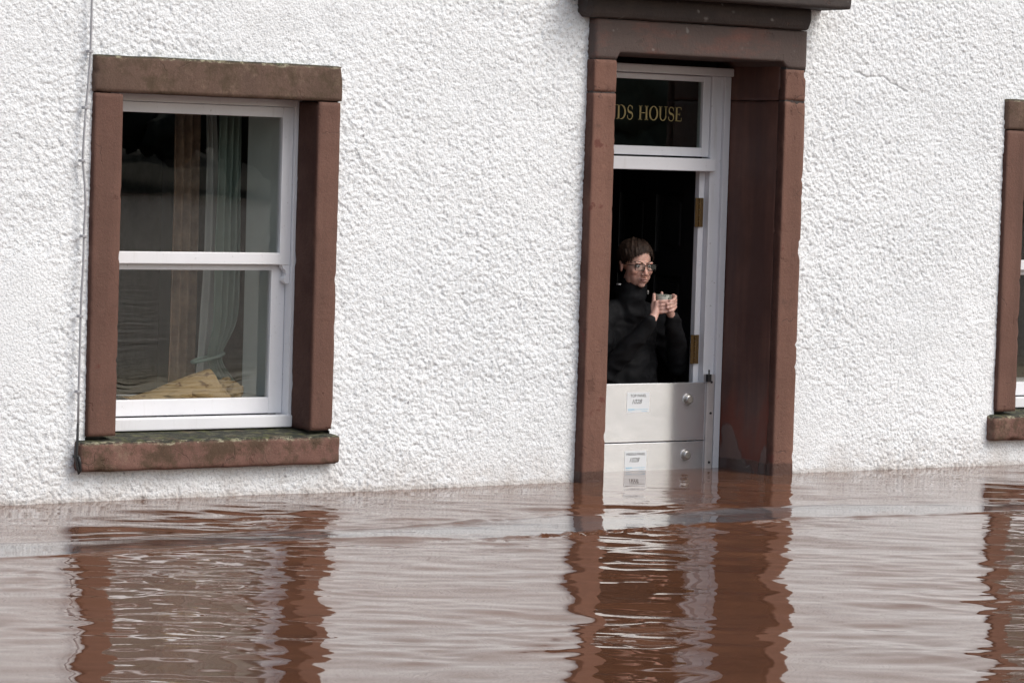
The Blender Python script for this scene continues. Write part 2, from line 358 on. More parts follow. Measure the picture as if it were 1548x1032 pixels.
def stone(name, box, mat, parent, res=0.018, r=0.004, amp=0.0016, chip=0.009, seed=0, taper_top=0.0):
    """Dressed stone: rounded, slightly uneven faces, chipped arrises. taper_top: top face falls towards the front by this much."""
    x0, x1, y0, y1, z0, z1 = box; lo = np.array((x0, y0, z0)); hi = np.array((x1, y1, z1)); n = [max(2, int(math.ceil((b - a) / res))) for a, b in zip(lo, hi)]
    bm = bmesh.new(); cache = {}
    def vert(i, j, k):
        key = (i, j, k)
        if key not in cache:
            p = lo + (hi - lo) * np.array((i / n[0], j / n[1], k / n[2]))
            q = np.clip(p, lo + r, hi - r); d = p - q; L = np.linalg.norm(d)
            nn = d / L if L > 0 else np.zeros(3); e = (np.abs(d) > 1e-6).sum()
            p = q + nn * r
            s = Vector(p * 7 + seed * 3.7); h = mnoise.noise(s) * 0.6 + mnoise.noise(s * 3.1) * 0.4
            off = h * amp
            if e >= 2:
                c = mnoise.noise(Vector(p * 11 + seed * 9.1)) + 0.5 * mnoise.noise(Vector(p * 37 + seed))
                off -= max(0, c - 0.32) * chip * 2.0 + 0.0006
            p = p + nn * off
            if taper_top: p[2] -= taper_top * (k / n[2]) * (1 - (p[1] - y0) / (y1 - y0))
            cache[key] = bm.verts.new(p)
        return cache[key]
    for ax in range(3):
        a, b = [t for t in range(3) if t != ax]
        for side in (0, n[ax]):
            for i in range(n[a]):
                for j in range(n[b]):
                    q = []
                    for (ii, jj) in ((i, j), (i + 1, j), (i + 1, j + 1), (i, j + 1)):
                        t = [0, 0, 0]; t[ax] = side; t[a] = ii; t[b] = jj; q.append(vert(*t))
                    bm.faces.new(q)
    bmesh.ops.recalc_face_normals(bm, faces=bm.faces[:])
    return bm_obj(name, bm, mat, parent, True)
def empty(name, loc=(0, 0, 0)):
    o = bpy.data.objects.new(name, None); COL.objects.link(o); o.location = loc; o.empty_display_size = 0.2; return o
def tag(o, label, cat, group=None, kind=None):
    if label: o['label'] = label
    if cat: o['category'] = cat
    if group: o['group'] = group
    if kind: o['kind'] = kind
    return o
# numpy noise
def vnoise(x, y, seed=0):
    r = np.random.default_rng(seed); T = r.random((256, 256)); xi = np.floor(x).astype(int); yi = np.floor(y).astype(int)
    fx = x - xi; fy = y - yi; fx = fx * fx * fx * (fx * (fx * 6 - 15) + 10); fy = fy * fy * fy * (fy * (fy * 6 - 15) + 10)
    a = T[xi % 256, yi % 256]; b = T[(xi + 1) % 256, yi % 256]; c = T[xi % 256, (yi + 1) % 256]; d = T[(xi + 1) % 256, (yi + 1) % 256]
    return (a * (1 - fx) + b * fx) * (1 - fy) + (c * (1 - fx) + d * fx) * fy - 0.5
def fbm(x, y, seed=0, o=4, g=0.5):
    s = 0; a = 1
    for k in range(o): s = s + a * vnoise(x * 2 ** k + 17.3 * k, y * 2 ** k + 5.1 * k, seed + k); a *= g
    return s
def pebbles(x, y, cell, seed):
    """domes of random size, one per jittered cell: the thrown aggregate of the harling"""
    r = np.random.default_rng(seed); JX, JY, RR = r.random((256, 256)), r.random((256, 256)), r.random((256, 256))
    X = x / cell; Y = y / cell; xi = np.floor(X).astype(int); yi = np.floor(Y).astype(int); out = np.zeros_like(X)
    for dx in (-1, 0, 1):
        for dy in (-1, 0, 1):
            a = (xi + dx) % 256; b = (yi + dy) % 256
            px = xi + dx + JX[a, b]; py = yi + dy + JY[a, b]; rr = 0.35 + 0.6 * RR[a, b]
            d2 = ((X - px) ** 2 + (Y - py) ** 2) / (rr * rr)
            out = np.maximum(out, np.where(d2 < 1, (1 - d2) ** 1.0 * rr, 0))
    return out

# =================================================================== WATER
def axis(dense0, dense1, step, far0, far1, growth=1.12):
    d = list(np.arange(dense0, dense1 + 1e-9, step)); s = step; lo = []
    p = dense0
    while p > far0: s *= growth; p -= s; lo.append(p)
    s = step; p = d[-1]; hi = []
    while p < far1: s *= growth; p += s; hi.append(p)
    return np.array(lo[::-1] + d + hi)
def build_water():
    xs = axis(-6.2, 2.4, 0.020, -150, 240); ys = np.concatenate([axis(-5.6, 0.05, 0.0125, -120, 0.0)[:], np.array([0.062])])
    ys = ys[ys <= 0.0625]
    ys = np.concatenate([ys, np.arange(0.09, 0.42, 0.02)])
    X, Y = np.meshgrid(xs, ys, indexing='ij')
    ux, uy = 0.571, 0.821         # away from the camera, along the ground
    U = X * ux + Y * uy; V = X * 0.821 - Y * 0.571
    H = np.zeros_like(X); r = np.random.default_rng(5)
    lod = np.clip(1.0 - np.hypot(np.maximum(0, np.maximum(-6.2 - X, X - 2.4)), np.maximum(0, -5.6 - Y)) / 1.2, 0, 1)
    wall = np.clip((-Y) / 0.7, 0, 1)
    wu = U + 0.10 * fbm(X * 0.9, Y * 0.9, 71, 3); wv = V + 0.16 * fbm(X * 0.8 + 9, Y * 0.8, 73, 3)
    for k in range(46):
        lam = 0.10 * (0.60 / 0.10) ** r.random(); a = r.normal(0, rad(26)); K = 2 * math.pi / lam
        sl = 0.0021 * (lam / 0.25) ** 0.30; ph = r.random() * 6.283
        env = 0.55 + 0.9 * np.clip(vnoise(X * 0.45 + k * 3.1, Y * 0.45 + k * 1.7, 100 + k) + 0.5, 0, 1)
        if lam < 0.2: env = env * (0.35 + 1.3 * np.clip(fbm(X * 0.7 + 4, Y * 0.7, 61, 2) + 0.35, 0, 1))
        H += env * sl / K * np.sin(K * (wu * math.cos(a) + wv * math.sin(a)) + ph)
    for k in range(16):       # cross chop, running along the wall
        lam = r.uniform(0.16, 0.45); a = rad(r.choice([-1, 1]) * r.uniform(45, 78)); K = 2 * math.pi / lam; ph = r.random() * 6.283
        env = np.clip(fbm(X * 0.8 + k * 2.3, Y * 0.8 + k * 4.1, 160 + k, 2) + 0.35, 0, 1)
        H += env * 0.0042 / K * np.sin(K * (wu * math.cos(a) + wv * math.sin(a)) + ph)
    # irregular long-crested ruffle
    pat = 0.35 + 1.7 * np.clip(fbm(X * 0.8 + 2, Y * 0.8, 181, 3) + 0.32, 0, 1)
    H += pat * (0.0078 * fbm(wv * 2.5, wu * 5.2, 171, 2, 0.40) + 0.0048 * fbm(wv * 5.6 + 8, wu * 11.0, 175, 2, 0.40)) + 0.0017 * pat ** 2 * fbm(wv * 11.0 + 3, wu * 25.0, 177, 1)
    # gentle swell that bends the reflections sideways
    H += 0.0060 * fbm(X * 1.3, Y * 1.6, 31, 2) + 0.0016 * fbm(X * 4.0 + 3, Y * 5.0, 37, 2)
    # wind patch: short choppy ripples in front of the left window and at the right
    def pix(P): return np.array([at(u, v, Z=0)[:2] for u, v in P])
    for (cu, cv, su, sv, amp) in ((300, 890, 0.55, 1.1, 1.0), (1540, 800, 0.5, 0.9, 0.9), (1000, 735, 0.6, 0.25, 0.35)):
        c = at(cu, cv, Z=0); cuu = c[0] * ux + c[1] * uy; cvv = c[0] * 0.821 - c[1] * 0.571
        m = np.exp(-((V - cvv) / su) ** 2 - ((U - cuu) / sv) ** 2) * amp
        H += m * (0.0011 * fbm(V * 9, U * 17, 41, 3, 0.6) * 1.6 + 0.0007 * vnoise(V * 21, U * 40, 44))
    H *= (0.30 + 0.70 * wall) * lod
    # long standing wave shed by the wall: crest line (towards the camera) and the trough line behind it
    crest = pix([(-300, 866), (0, 850), (105, 845), (320, 829), (500, 818), (700, 818), (780, 816), (900, 808), (1080, 796), (1200, 789), (1548, 776), (1800, 768)])
    back = pix([(-300, 838), (0, 821), (110, 816), (320, 808), (500, 801), (660, 795), (760, 786), (900, 776), (1080, 772), (1200, 766), (1548, 759), (1800, 752)])
    def curve(P): return np.interp(X, P[:, 0], P[:, 1])
    yc = curve(crest) + 0.02 * fbm(X * 3, Y * 0, 81, 2); yb = curve(back) + 0.02 * fbm(X * 3, Y * 0, 83, 2)
    span = np.maximum(yb - yc, 0.05); t = (Y - yc) / span
    hgt = np.minimum(0.022 * span, 0.02)
    prof = np.where(t >= 0, np.clip(1 - t, 0, 1), np.exp(-((Y - yc) / 1.5) ** 2))
    band = np.clip(1.25 - np.abs(t - 0.5) * 2.2, 0, 1)
    H = H * (1 - 0.80 * band) + hgt * prof * lod
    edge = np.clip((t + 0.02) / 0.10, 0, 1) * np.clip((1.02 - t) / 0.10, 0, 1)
    sheen_streak = edge * np.clip(0.75 + 0.9 * fbm(X * 1.6, Y * 7, 87, 3), 0, 1) * lod  # mask of the band whose reflection is painted into the water colour
    # ragged little breaker on the crest
    br = np.exp(-((Y - yc + 0.02) / 0.03) ** 2) * (0.12 + np.exp(-((X + 2.05) / 0.35) ** 2) + 0.6 * np.exp(-((X + 1.35) / 0.5) ** 2))
    H += 0.0065 * np.exp(-((Y - yc) / 0.022) ** 2) * (0.35 + 1.1 * np.clip(vnoise(X * 1.7, X * 0, 95) + .4, 0, 1)) * lod
    H += br * (0.026 * vnoise(V * 14, U * 22, 51) + 0.018 * vnoise(V * 34, U * 40, 52)) * lod
    # meniscus against the trough line
    H += 0.0065 * np.exp(-((Y - yb) / 0.022) ** 2) * (0.35 + 1.2 * np.clip(vnoise(X * 2.0, X * 0, 91) + .4, 0, 1)) * lod
    Fm = np.ones((len(xs) - 1, len(ys) - 1), bool)
    xm = (xs[:-1] + xs[1:]) / 2; ym = (ys[:-1] + ys[1:]) / 2
    Fm &= ~((ym[None, :] > 0.0625) & (np.abs(xm)[:, None] > 0.515))
    Vv = np.stack([X, Y, H], -1).reshape(-1, 3)
    me = np_mesh('flood_water', Vv, grid_faces(len(xs), len(ys), Fm)); smooth(me)
    sa = me.color_attributes.new('sheen_streak', 'FLOAT_COLOR', 'POINT'); q = sheen_streak.ravel()[:, None]; sa.data.foreach_set('color', np.concatenate([q, q, q, np.ones_like(q)], 1).astype(np.float32).ravel())
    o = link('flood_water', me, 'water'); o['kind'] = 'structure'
    return o
build_water()

# far river bank and the wood on it: seen only as reflections in the panes
def build_bank():
    xs = np.linspace(-150, 240, 80); ys = np.linspace(-120, -74, 16); X, Y = np.meshgrid(xs, ys, indexing='ij')
    Z = np.clip((-76 - Y) * 0.05, -0.4, 3) + 1.2 * fbm(X * 0.05, Y * 0.05, 3)
    me = np_mesh('river_bank', np.stack([X, Y, Z], -1).reshape(-1, 3), grid_faces(80, 16)); smooth(me)
    o = link('river_bank', me, 'bank'); o['kind'] = 'structure'
    r = random.Random(3); t = bmesh.new(); bmesh.ops.create_icosphere(t, subdivisions=3, radius=1.0)
    IV = [v.co.copy() for v in t.verts]; IF = np.array([[v.index for v in f.verts] for f in t.faces]); t.free(); VV, FF, n0 = [], [], 0
    for i in range(150):
        x = -140 + i * 2.5 + r.uniform(-1.5, 1.5); y = r.uniform(-102, -80); h = r.uniform(3.6, 5.8); z0 = max(0.2, (-76 - y) * 0.05)
        for k in range(6):
            if k < 5: c = Vector((x + r.uniform(-1.8, 1.8), y + r.uniform(-1.5, 1.5), z0 + h * r.uniform(.3, .85))); s = Vector([r.uniform(0.9, 1.7)] * 3)
            else: c = Vector((x, y, z0 + h * .25)); s = Vector((.25, .25, h * .3))       # the trunk
            for d in IV:
                f = 1 + 0.5 * mnoise.noise(d * 2.2 + c) + 0.35 * mnoise.noise(d * 6 + c); VV.append((c.x + d.x * s.x * f, c.y + d.y * s.y * f, c.z + d.z * s.z * f))
            FF.append(IF + n0); n0 += len(IV)
    me = np_mesh('scrub', np.array(VV), np.concatenate(FF)); o = link('scrub', me, 'wood'); tag(o, 'dark winter scrub on the far river bank', 'bushes', kind='stuff')
build_bank()

# =================================================================== HOUSE
HOUSE = tag(empty('house'), 'white roughcast house with brown sandstone door and window surrounds, standing in flood water', 'house')
WIN_DX = (0.0, 5.236)                       # two alike sash windows along the facade
WX0, WX1, WX2, WX3 = -3.222, -3.0816, -2.1192, -1.999
LT, LB, SJ, SB = 1.892, 1.735, 0.291, 0.131
DX0, DX1, DX2, DX3 = -0.640, -0.506, 0.506, 0.6375
RY = 0.026                                  # mean face of the harling
def build_render():
    xs = axis(-4.30, 2.50, 0.0050, -9.0, 6.5, 1.06); zs = axis(-0.06, 2.40, 0.0050, -1.3, 5.6, 1.06)
    X, Z = np.meshgrid(xs, zs, indexing='ij')
    wx = X + 0.007 * fbm(X * 26, Z * 26, 201, 2); wz = Z + 0.007 * fbm(X * 26 + 7, Z * 26, 207, 2)
    cover = np.clip(0.75 + 1.1 * fbm(X * 1.3, Z * 1.3, 211, 3), 0.35, 1.15)
    h = 0.0034 * pebbles(wx, wz, 0.024, 221) + 0.0046 * pebbles(wx * 0.92 + wz * 0.39, wz * 0.92 - wx * 0.39, 0.0138, 223) - 0.0085 * np.clip(vnoise(X * 70, Z * 70, 229) * 2 - 0.42, 0, 1)
    h = h * cover + 0.010 * fbm(X * 1.1, Z * 1.1, 231, 3) + 0.004 * fbm(X * 7, Z * 7, 233, 3)
    # a trowelled patch on the left where the harling was made good
    p = at(30, 480, Y=RY); mk = np.exp(-(((X - p[0]) / 0.15) ** 4) - (((Z - p[2]) / 0.27) ** 4)); mk = np.clip(mk * (1.3 + 1.2 * fbm(X * 8, Z * 8, 241, 3)), 0, 1)
    h = h * (1 - 0.85 * mk) + 0.006 * mk
    # hair crack to the right of the door head
    cr = np.array([at(u, v, Y=RY) for u, v in ((1290, 108), (1312, 118), (1330, 116), (1352, 128), (1372, 138))])
    zc = np.interp(X, cr[:, 0], cr[:, 2], left=-9, right=-9) + 0.012 * fbm(X * 30, X * 0, 251, 2)
    h += np.where(np.abs(Z - zc) < 0.02, -0.009 * np.exp(-((Z - zc) / 0.005) ** 2) * (0.4 + 0.8 * np.clip(vnoise(X * 25, X * 0, 253) + .5, 0, 1)), 0)
    Y = RY - h
    xm = (xs[:-1] + xs[1:])[:, None] / 2; zm = (zs[:-1] + zs[1:])[None, :] / 2
    wob = 0.005 * fbm(xm * 30 + zm * 0, zm * 30 + xm * 0, 261, 3)      # hand-cut edge of the harling
    F = np.ones((len(xs) - 1, len(zs) - 1), bool)
    for dx in WIN_DX:
        F &= ~((xm > WX0 + dx + .008 + wob) & (xm < WX3 + dx - .008 + wob) & (zm > SB + .012 + wob) & (zm < LT - .008 + wob))
    F &= ~((xm > DX0 + .008 + wob) & (xm < DX3 - .008 + wob) & (zm < 2.17) & (zm > -1.25))
    me = np_mesh('harled_wall', np.stack([X, Y, Z], -1).reshape(-1, 3), grid_faces(len(xs), len(zs), F)[:, ::-1]); smooth(me)
    link('harled_wall', me, 'render', HOUSE)
build_render()
# masonry core behind the harling, with the openings left clear
core = []
ox = [(-9.0, WX1 - .03), (WX2 + .03, DX1 - .03), (DX2 + .03, WX1 + 5.236 - .03), (WX2 + 5.236 + .03, 6.5)]
for a, b in ox: core.append((a, b, 0.06, 0.62, -1.3, 5.6))
for dx in WIN_DX: core += [(WX1 + dx - .03, WX2 + dx + .03, 0.062, 0.618, LB + .05, 5.598), (WX1 + dx - .03, WX2 + dx + .03, 0.062, 0.618, -1.298, SJ - .03)]
core += [(DX1 - .03, DX2 + .03, 0.062, 0.618, 2.06, 5.598), (DX1 - .03, DX2 + .03, 0.43, 0.618, -1.298, -0.56)]
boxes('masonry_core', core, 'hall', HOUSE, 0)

# ---- window stones and sashes
def build_window(dx, seed):
    X0, X1, X2, X3 = (v + dx for v in (WX0, WX1, WX2, WX3))
    stone('lintel', (X0, X3, -0.004, 0.17, LB, LT), 'wlintel', HOUSE, seed=seed, amp=0.003, chip=0.02)
    stone('jamb', (X0 + .004, X1, 0.0, 0.17, SJ - .012, LB - .003), 'wjamb', HOUSE, seed=seed + 1)
    stone('jamb', (X2, X3 - .004, 0.0, 0.17, SJ - .012, LB - .003), 'wjamb', HOUSE, seed=seed + 2)
    stone('sill', (X0 - .040, X3 + .022, -0.032, 0.22, SB, SJ - .006), 'sill', HOUSE, seed=seed + 3, r=0.012, amp=0.005, chip=0.016, taper_top=0.028)
    yf = 0.170
    fr = boxes('window', [(X1 - .02, X1 + .014, yf, yf + .11, SJ - .004, LB + .01), (X2 - .014, X2 + .02, yf, yf + .11, SJ - .004, LB + .01),
                        (X1 + .012, X2 - .012, yf + .002, yf + .11, 1.705, LB + .012), (X1 + .012, X2 - .012, yf + .012, yf + .11, SJ - .002, 0.318)], 'white', HOUSE)
    boxes('cill_board', [(X1 + .006, X2 - .003, yf - .022, yf + .03, 0.284, 0.338)], 'white', fr, 0.006)
    a, b = X1 + .015, X2 - .015
    # upper sash stands in front, lower sash behind it
    y = yf + .014
    boxes('sash', [(a, a + .054, y, y + .036, 1.004, 1.704), (b - .054, b, y, y + .036, 1.004, 1.704), (a + .053, b - .053, y + .001, y + .035, 1.658, 1.703), (a + .053, b - .053, y - .002, y + .035, 1.006, 1.058)], 'white', fr, 0.004)
    boxes('pane', [(a + .05, b - .05, y + .016, y + .020, 1.05, 1.665)], 'glass', fr, 0)
    # run-through horn at each foot of the upper sash
    for s, xe in ((1, b), (-1, a)):
        bm = bmesh.new(); P = [(0, 1.006), (0, .925), (-.010, .920), (-.020, .924), (-.030, .934), (-.030, .944), (-.021, .955), (-.017, .968), (-.022, .980), (-.034, .990), (-.040, 1.006)]
        f1 = [bm.verts.new((xe + s * p[0], y + .003, p[1])) for p in P]; f2 = [bm.verts.new((xe + s * p[0], y + .034, p[1])) for p in P]
        bm.faces.new(f1); bm.faces.new(f2[::-1])
        for i in range(len(P)): bm.faces.new((f1[i], f2[i], f2[(i + 1) % len(P)], f1[(i + 1) % len(P)]))
        bmesh.ops.recalc_face_normals(bm, faces=bm.faces[:]); bm_obj('sash_horn', bm, 'white', fr)
    y = yf + .054
    boxes('sash', [(a, a + .070, y, y + .036, 0.340, 1.040), (b - .070, b, y, y + .036, 0.340, 1.040), (a + .069, b - .069, y + .001, y + .035, 0.978, 1.039), (a + .069, b - .069, y + .001, y + .035, 0.341, 0.412)], 'white', fr, 0.004)
    boxes('pane', [(a + .066, b - .066, y + .016, y + .020, 0.405, 0.985)], 'glass', fr, 0)
    # inner ledge and painted inner reveals
    boxes('inner_ledge', [(X1 - .02, X2 + .02, yf + .112, 0.66, 0.36, 0.400)], 'white', fr, 0.004)
    boxes('inner_reveal', [(X2 - .006, X2 + .029, yf + .113, 0.60, 0.401, LB + .04), ], 'sage', fr, 0.002)
    boxes('inner_reveal', [(X1 - .029, X1 + .006, yf + .113, 0.60, 0.401, LB + .04), ], 'sage', fr, 0.002)
    # the room behind, a closed shell
    rx0, rx1, ry0, ry1, rz0, rz1, t = X1 - 0.9, X2 + 1.15, 0.622, 4.0, -0.45, 2.2, 0.1
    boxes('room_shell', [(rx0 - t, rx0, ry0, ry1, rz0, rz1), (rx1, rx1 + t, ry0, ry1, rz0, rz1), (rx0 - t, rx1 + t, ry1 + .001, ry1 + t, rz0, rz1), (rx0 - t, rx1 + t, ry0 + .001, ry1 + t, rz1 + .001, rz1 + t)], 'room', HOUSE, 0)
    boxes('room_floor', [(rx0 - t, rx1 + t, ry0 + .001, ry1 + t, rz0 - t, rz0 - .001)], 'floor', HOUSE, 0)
for i, dx in enumerate(WIN_DX): build_window(dx, 20 + i * 10)

# ---- door surround
stone('jamb', (DX0 - .009, DX1 - .009, -0.032, 0.36, -0.6, 1.826), 'jamb', HOUSE, seed=41, amp=0.002, chip=0.012)
stone('jamb', (DX0 - .007, DX1 - .008, -0.031, 0.36, 1.830, 1.982), 'jamb', HOUSE, seed=42, amp=0.002, chip=0.012)
stone('jamb', (DX2, DX3, -0.032, 0.02, -0.6, 1.826), 'jamb', HOUSE, seed=43, amp=0.002, chip=0.012)
stone('jamb', (DX2 - .001, DX3 - .002, -0.031, 0.02, 1.830, 1.982), 'jamb', HOUSE, seed=44, amp=0.002, chip=0.012)
stone('recess_stone', (DX2 + .002, DX2 + .12, 0.012, 0.50, -0.6, 1.827), 'reveal', HOUSE, seed=45, amp=0.003, chip=0.008)
stone('recess_stone', (DX2 + .001, DX2 + .12, 0.012, 0.50, 1.829, 2.03), 'reveal', HOUSE, seed=46, amp=0.003, chip=0.008)
def build_door_lintel():
    # lintel with a shallow arched-up soffit: ears rest on the jambs
    o = stone('lintel', (DX0 - .005, DX3 - .006, -0.034, 0.44, 1.985, 2.172), 'dlintel', HOUSE, seed=47, amp=0.002, chip=0.006)
    for v in o.data.vertices:
        t = min(1, max(0, (v.co.x - (DX1 - .013)) / .014)) * min(1, max(0, (DX2 + .004 - v.co.x) / .014)); k = min(1, max(0, (2.08 - v.co.z) / .095))
        v.co.z += .032 * t * k
build_door_lintel()
boxes('mortar_joint', [(DX2 + .004, DX3 - .005, -.027, .018, 1.815, 1.845)], 'cornice', HOUSE, 0); boxes('mortar_joint', [(DX0 - .004, DX1 - .013, -.027, .018, 1.815, 1.845)], 'cornice', HOUSE, 0)
boxes('mortar_joint', [(DX2 + .004, DX3 - .006, -.028, .018, 1.970, 1.995)], 'cornice', HOUSE, 0); boxes('mortar_joint', [(DX0 - .002, DX1 - .013, -.028, .018, 1.970, 1.995)], 'cornice', HOUSE, 0)
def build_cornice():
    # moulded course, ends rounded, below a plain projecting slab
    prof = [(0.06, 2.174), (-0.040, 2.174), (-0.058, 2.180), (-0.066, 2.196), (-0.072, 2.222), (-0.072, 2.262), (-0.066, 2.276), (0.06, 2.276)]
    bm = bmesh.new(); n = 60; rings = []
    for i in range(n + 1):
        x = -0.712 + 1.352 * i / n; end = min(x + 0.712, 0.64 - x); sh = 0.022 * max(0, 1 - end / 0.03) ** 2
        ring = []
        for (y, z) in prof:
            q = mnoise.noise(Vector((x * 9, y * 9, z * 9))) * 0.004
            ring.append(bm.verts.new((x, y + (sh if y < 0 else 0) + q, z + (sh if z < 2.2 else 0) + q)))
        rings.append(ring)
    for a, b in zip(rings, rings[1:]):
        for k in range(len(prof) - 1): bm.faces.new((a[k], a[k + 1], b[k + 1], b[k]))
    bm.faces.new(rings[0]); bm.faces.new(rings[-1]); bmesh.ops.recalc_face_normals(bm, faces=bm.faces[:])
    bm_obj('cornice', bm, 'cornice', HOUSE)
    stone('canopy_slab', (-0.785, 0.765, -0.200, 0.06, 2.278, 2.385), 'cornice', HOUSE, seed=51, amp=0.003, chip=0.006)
build_cornice()

# ---- door frame, fanlight, open leaf
def build_door():
    fr = boxes('door_frame', [(DX2 - .104, DX2 - .036, 0.405, 0.475, -0.55, 1.945), (-DX2 + .036, -DX2 + .104, 0.405, 0.475, -0.55, 1.945),
                              (DX2 - .040, DX2 - .001, 0.385, 0.470, -0.55, 1.944), (-DX2 + .001, -DX2 + .040, 0.385, 0.470, -0.55, 1.944)], 'dwhite', HOUSE, 0.004)
    boxes('head_rail', [(-DX2 + .001, DX2 - .001, 0.365, 0.472, 1.945, 1.986)], 'dwhite', fr, 0.006)
    boxes('door_stop', [(DX2 - .140, DX2 - .105, 0.440, 0.473, -0.55, 1.474), (-DX2 + .105, -DX2 + .140, 0.440, 0.473, -0.55, 1.474)], 'dwhite', fr, 0.003)
    a, b = -DX2 + .105, DX2 - .105
    boxes('fanlight_frame', [(a, a + .045, 0.418, 0.462, 1.545, 1.944), (b - .045, b, 0.418, 0.462, 1.545, 1.944), (a + .044, b - .044, 0.419, 0.461, 1.915, 1.943), (a + .044, b - .044, 0.419, 0.461, 1.546, 1.590)], 'dwhite', fr, 0.004)
    boxes('transom_bar', [(-DX2 + .06, DX2 - .085, 0.380, 0.474, 1.474, 1.537)], 'dwhite', fr, 0.005)
    boxes('pane', [(a + .04, b - .04, 0.436, 0.440, 1.585, 1.920)], 'fanglass', fr, 0)
    # ---- gilt lettering on the glass
    def stroke(bm, P, W):
        P = [Vector((p[0], p[1])) for p in P]; L = []
        for i, p in enumerate(P):
            t = (P[min(i + 1, len(P) - 1)] - P[max(i - 1, 0)]).normalized(); nrm = Vector((-t.y, t.x)); wd = W[i] if isinstance(W, (list, tuple)) else W
            L.append((p + nrm * wd / 2, p - nrm * wd / 2))
        return L
    bm = None
    def put(L, ox, sc):
        for (a1, a2), (b1, b2) in zip(L, L[1:]):
            vs = [bm.verts.new((ox + v.x * sc * 0.93, 0.4345, 1.716 + v.y * sc)) for v in (a1, a2, b2, b1)]
            bm.faces.new(vs)
    TK, TN = 0.15, 0.05
    def line(ox, sc, p, q, wd): put(stroke(bm, [p, q], wd), ox, sc)
    def serif(ox, sc, x, y, wd=0.34): line(ox, sc, (x - wd / 2, y), (x + wd / 2, y), TN)
    def arc(ox, sc, cx, cy, rx, ry, a0, a1, tk=TK, tn=TN, n=20):
        P, W = [], []
        for i in range(n + 1):
            t = rad(a0 + (a1 - a0) * i / n); P.append((cx + rx * math.cos(t), cy + ry * math.sin(t))); W.append(tn + (tk - tn) * abs(math.cos(t)) ** 1.3)
        put(stroke(bm, P, W), ox, sc)
    def LN(o, s):
        line(o, s, (.1, .02), (.1, .98), .06); line(o, s, (.1, .98), (.72, .02), TK); line(o, s, (.72, 0), (.72, .98), .06); serif(o, s, .08, .975); serif(o, s, .1, .025, .3); serif(o, s, .72, .975, .3); return .92
    def LD(o, s):
        line(o, s, (.14, 0), (.14, 1), TK); serif(o, s, .12, .975); serif(o, s, .12, .025); line(o, s, (.14, .975), (.38, .975), TN); line(o, s, (.14, .025), (.38, .025), TN); arc(o, s, .36, .5, .38, .475, -90, 90); return .86
    def LS(o, s):
        P, W = [], []
        for i in range(41):
            t = i / 40
            if t < .5: a = rad(35 + (270 - 35) * t * 2); P.append((.30 + .20 * math.cos(a), .74 + .235 * math.sin(a)))
            else: a = rad(90 - (235) * (t - .5) * 2); P.append((.30 + .235 * math.cos(a), .255 + .25 * math.sin(a)))
            W.append(TN + (TK * 1.05 - TN) * math.exp(-((t - .5) / .2) ** 2))
        put(stroke(bm, P, W), o, s); line(o, s, (.5, .72), (.5, .93), TN); line(o, s, (.07, .08), (.07, .30), TN); return .64
    def LH(o, s):
        for x in (.16, .74): line(o, s, (x, 0), (x, 1), TK); serif(o, s, x, .975); serif(o, s, x, .025)
        line(o, s, (.16, .5), (.74, .5), TN); return .95
    def LO(o, s): arc(o, s, .42, .5, .35, .475, 0, 360, n=40); return .86
    def LU(o, s):
        line(o, s, (.16, .35), (.16, 1), TK); line(o, s, (.68, .35), (.68, 1), .07); serif(o, s, .16, .975); serif(o, s, .68, .975, .28); arc(o, s, .42, .36, .265, .34, 180, 360, TK * .8); return .86
    def LE(o, s):
        line(o, s, (.14, 0), (.14, 1), TK); line(o, s, (0, .975), (.56, .975), TN); line(o, s, (0, .025), (.6, .025), TN); line(o, s, (.14, .5), (.45, .5), TN)
        line(o, s, (.56, .78), (.56, .98), TN); line(o, s, (.6, .02), (.6, .24), TN); line(o, s, (.45, .4), (.45, .6), TN); return .66
    sc = 0.070
    def word(fs, x0, x1, sc):
        # lay the letters from x0 to x1
        adv = {LN: .92, LD: .86, LS: .64, LH: .95, LO: .86, LU: .86, LE: .66}; tot = sum(adv[f] for f in fs); k = (x1 - x0) / tot; x = x0
        nonlocal bm
        for f in fs:
            bm = bmesh.new(); f(x, sc); x += adv[f] * k
            bmesh.ops.remove_doubles(bm, verts=bm.verts[:], dist=1e-5); o = bm_obj('gilt_letter', bm, 'gold', fr); o['label'] = 'gilt serif capital letter ' + f.__name__[1:]
    Yt = .4345
    word((LN, LD, LS), at(934.5, 170, Y=Yt)[0] - 0.069, at(958.5, 170, Y=Yt)[0], sc)
    word((LH, LO, LU, LS, LE), at(965.5, 170, Y=Yt)[0], at(1031.5, 170, Y=Yt)[0], sc)
    # ---- black panelled leaf, swung inwards against the hall wall
    leaf = empty('door_leaf'); 
    W, Hh, T = 0.80, 1.47 + 0.54, 0.044
    bm = bmesh.new()
    st = 0.105; mid = W / 2
    rails = [(0, .20), (.72, .86), (1.48, 1.60), (Hh - .12, Hh)]
    for q in ((0, st), (mid - .05, mid + .05), (W - st, W)): box_bm(q[0], q[1], 0, T, 0, Hh, 0.003, bm)
    for r0, r1 in rails: box_bm(st - .001, W - st + .001, 0.0012, T - .0012, r0, r1, 0.003, bm)
    me = bpy.data.meshes.new('door_leaf'); bm.to_mesh(me); bm.free(); bpy.data.objects.remove(leaf)
    leaf = link('door_leaf', me, 'black_door', HOUSE)
    for x0, x1 in ((st, mid - .05), (mid + .05, W - st)):
        for (_, z0), (z1, _) in zip(rails, rails[1:]):
            bm = box_bm(x0 - .002, x1 + .002, .014, T - .014, z0 - .002, z1 + .002); box_bm(x0 + .035, x1 - .035, .006, T - .006, z0 + .035, z1 - .035, .010, bm)
            bm_obj('door_panel', bm, 'black_door', leaf)
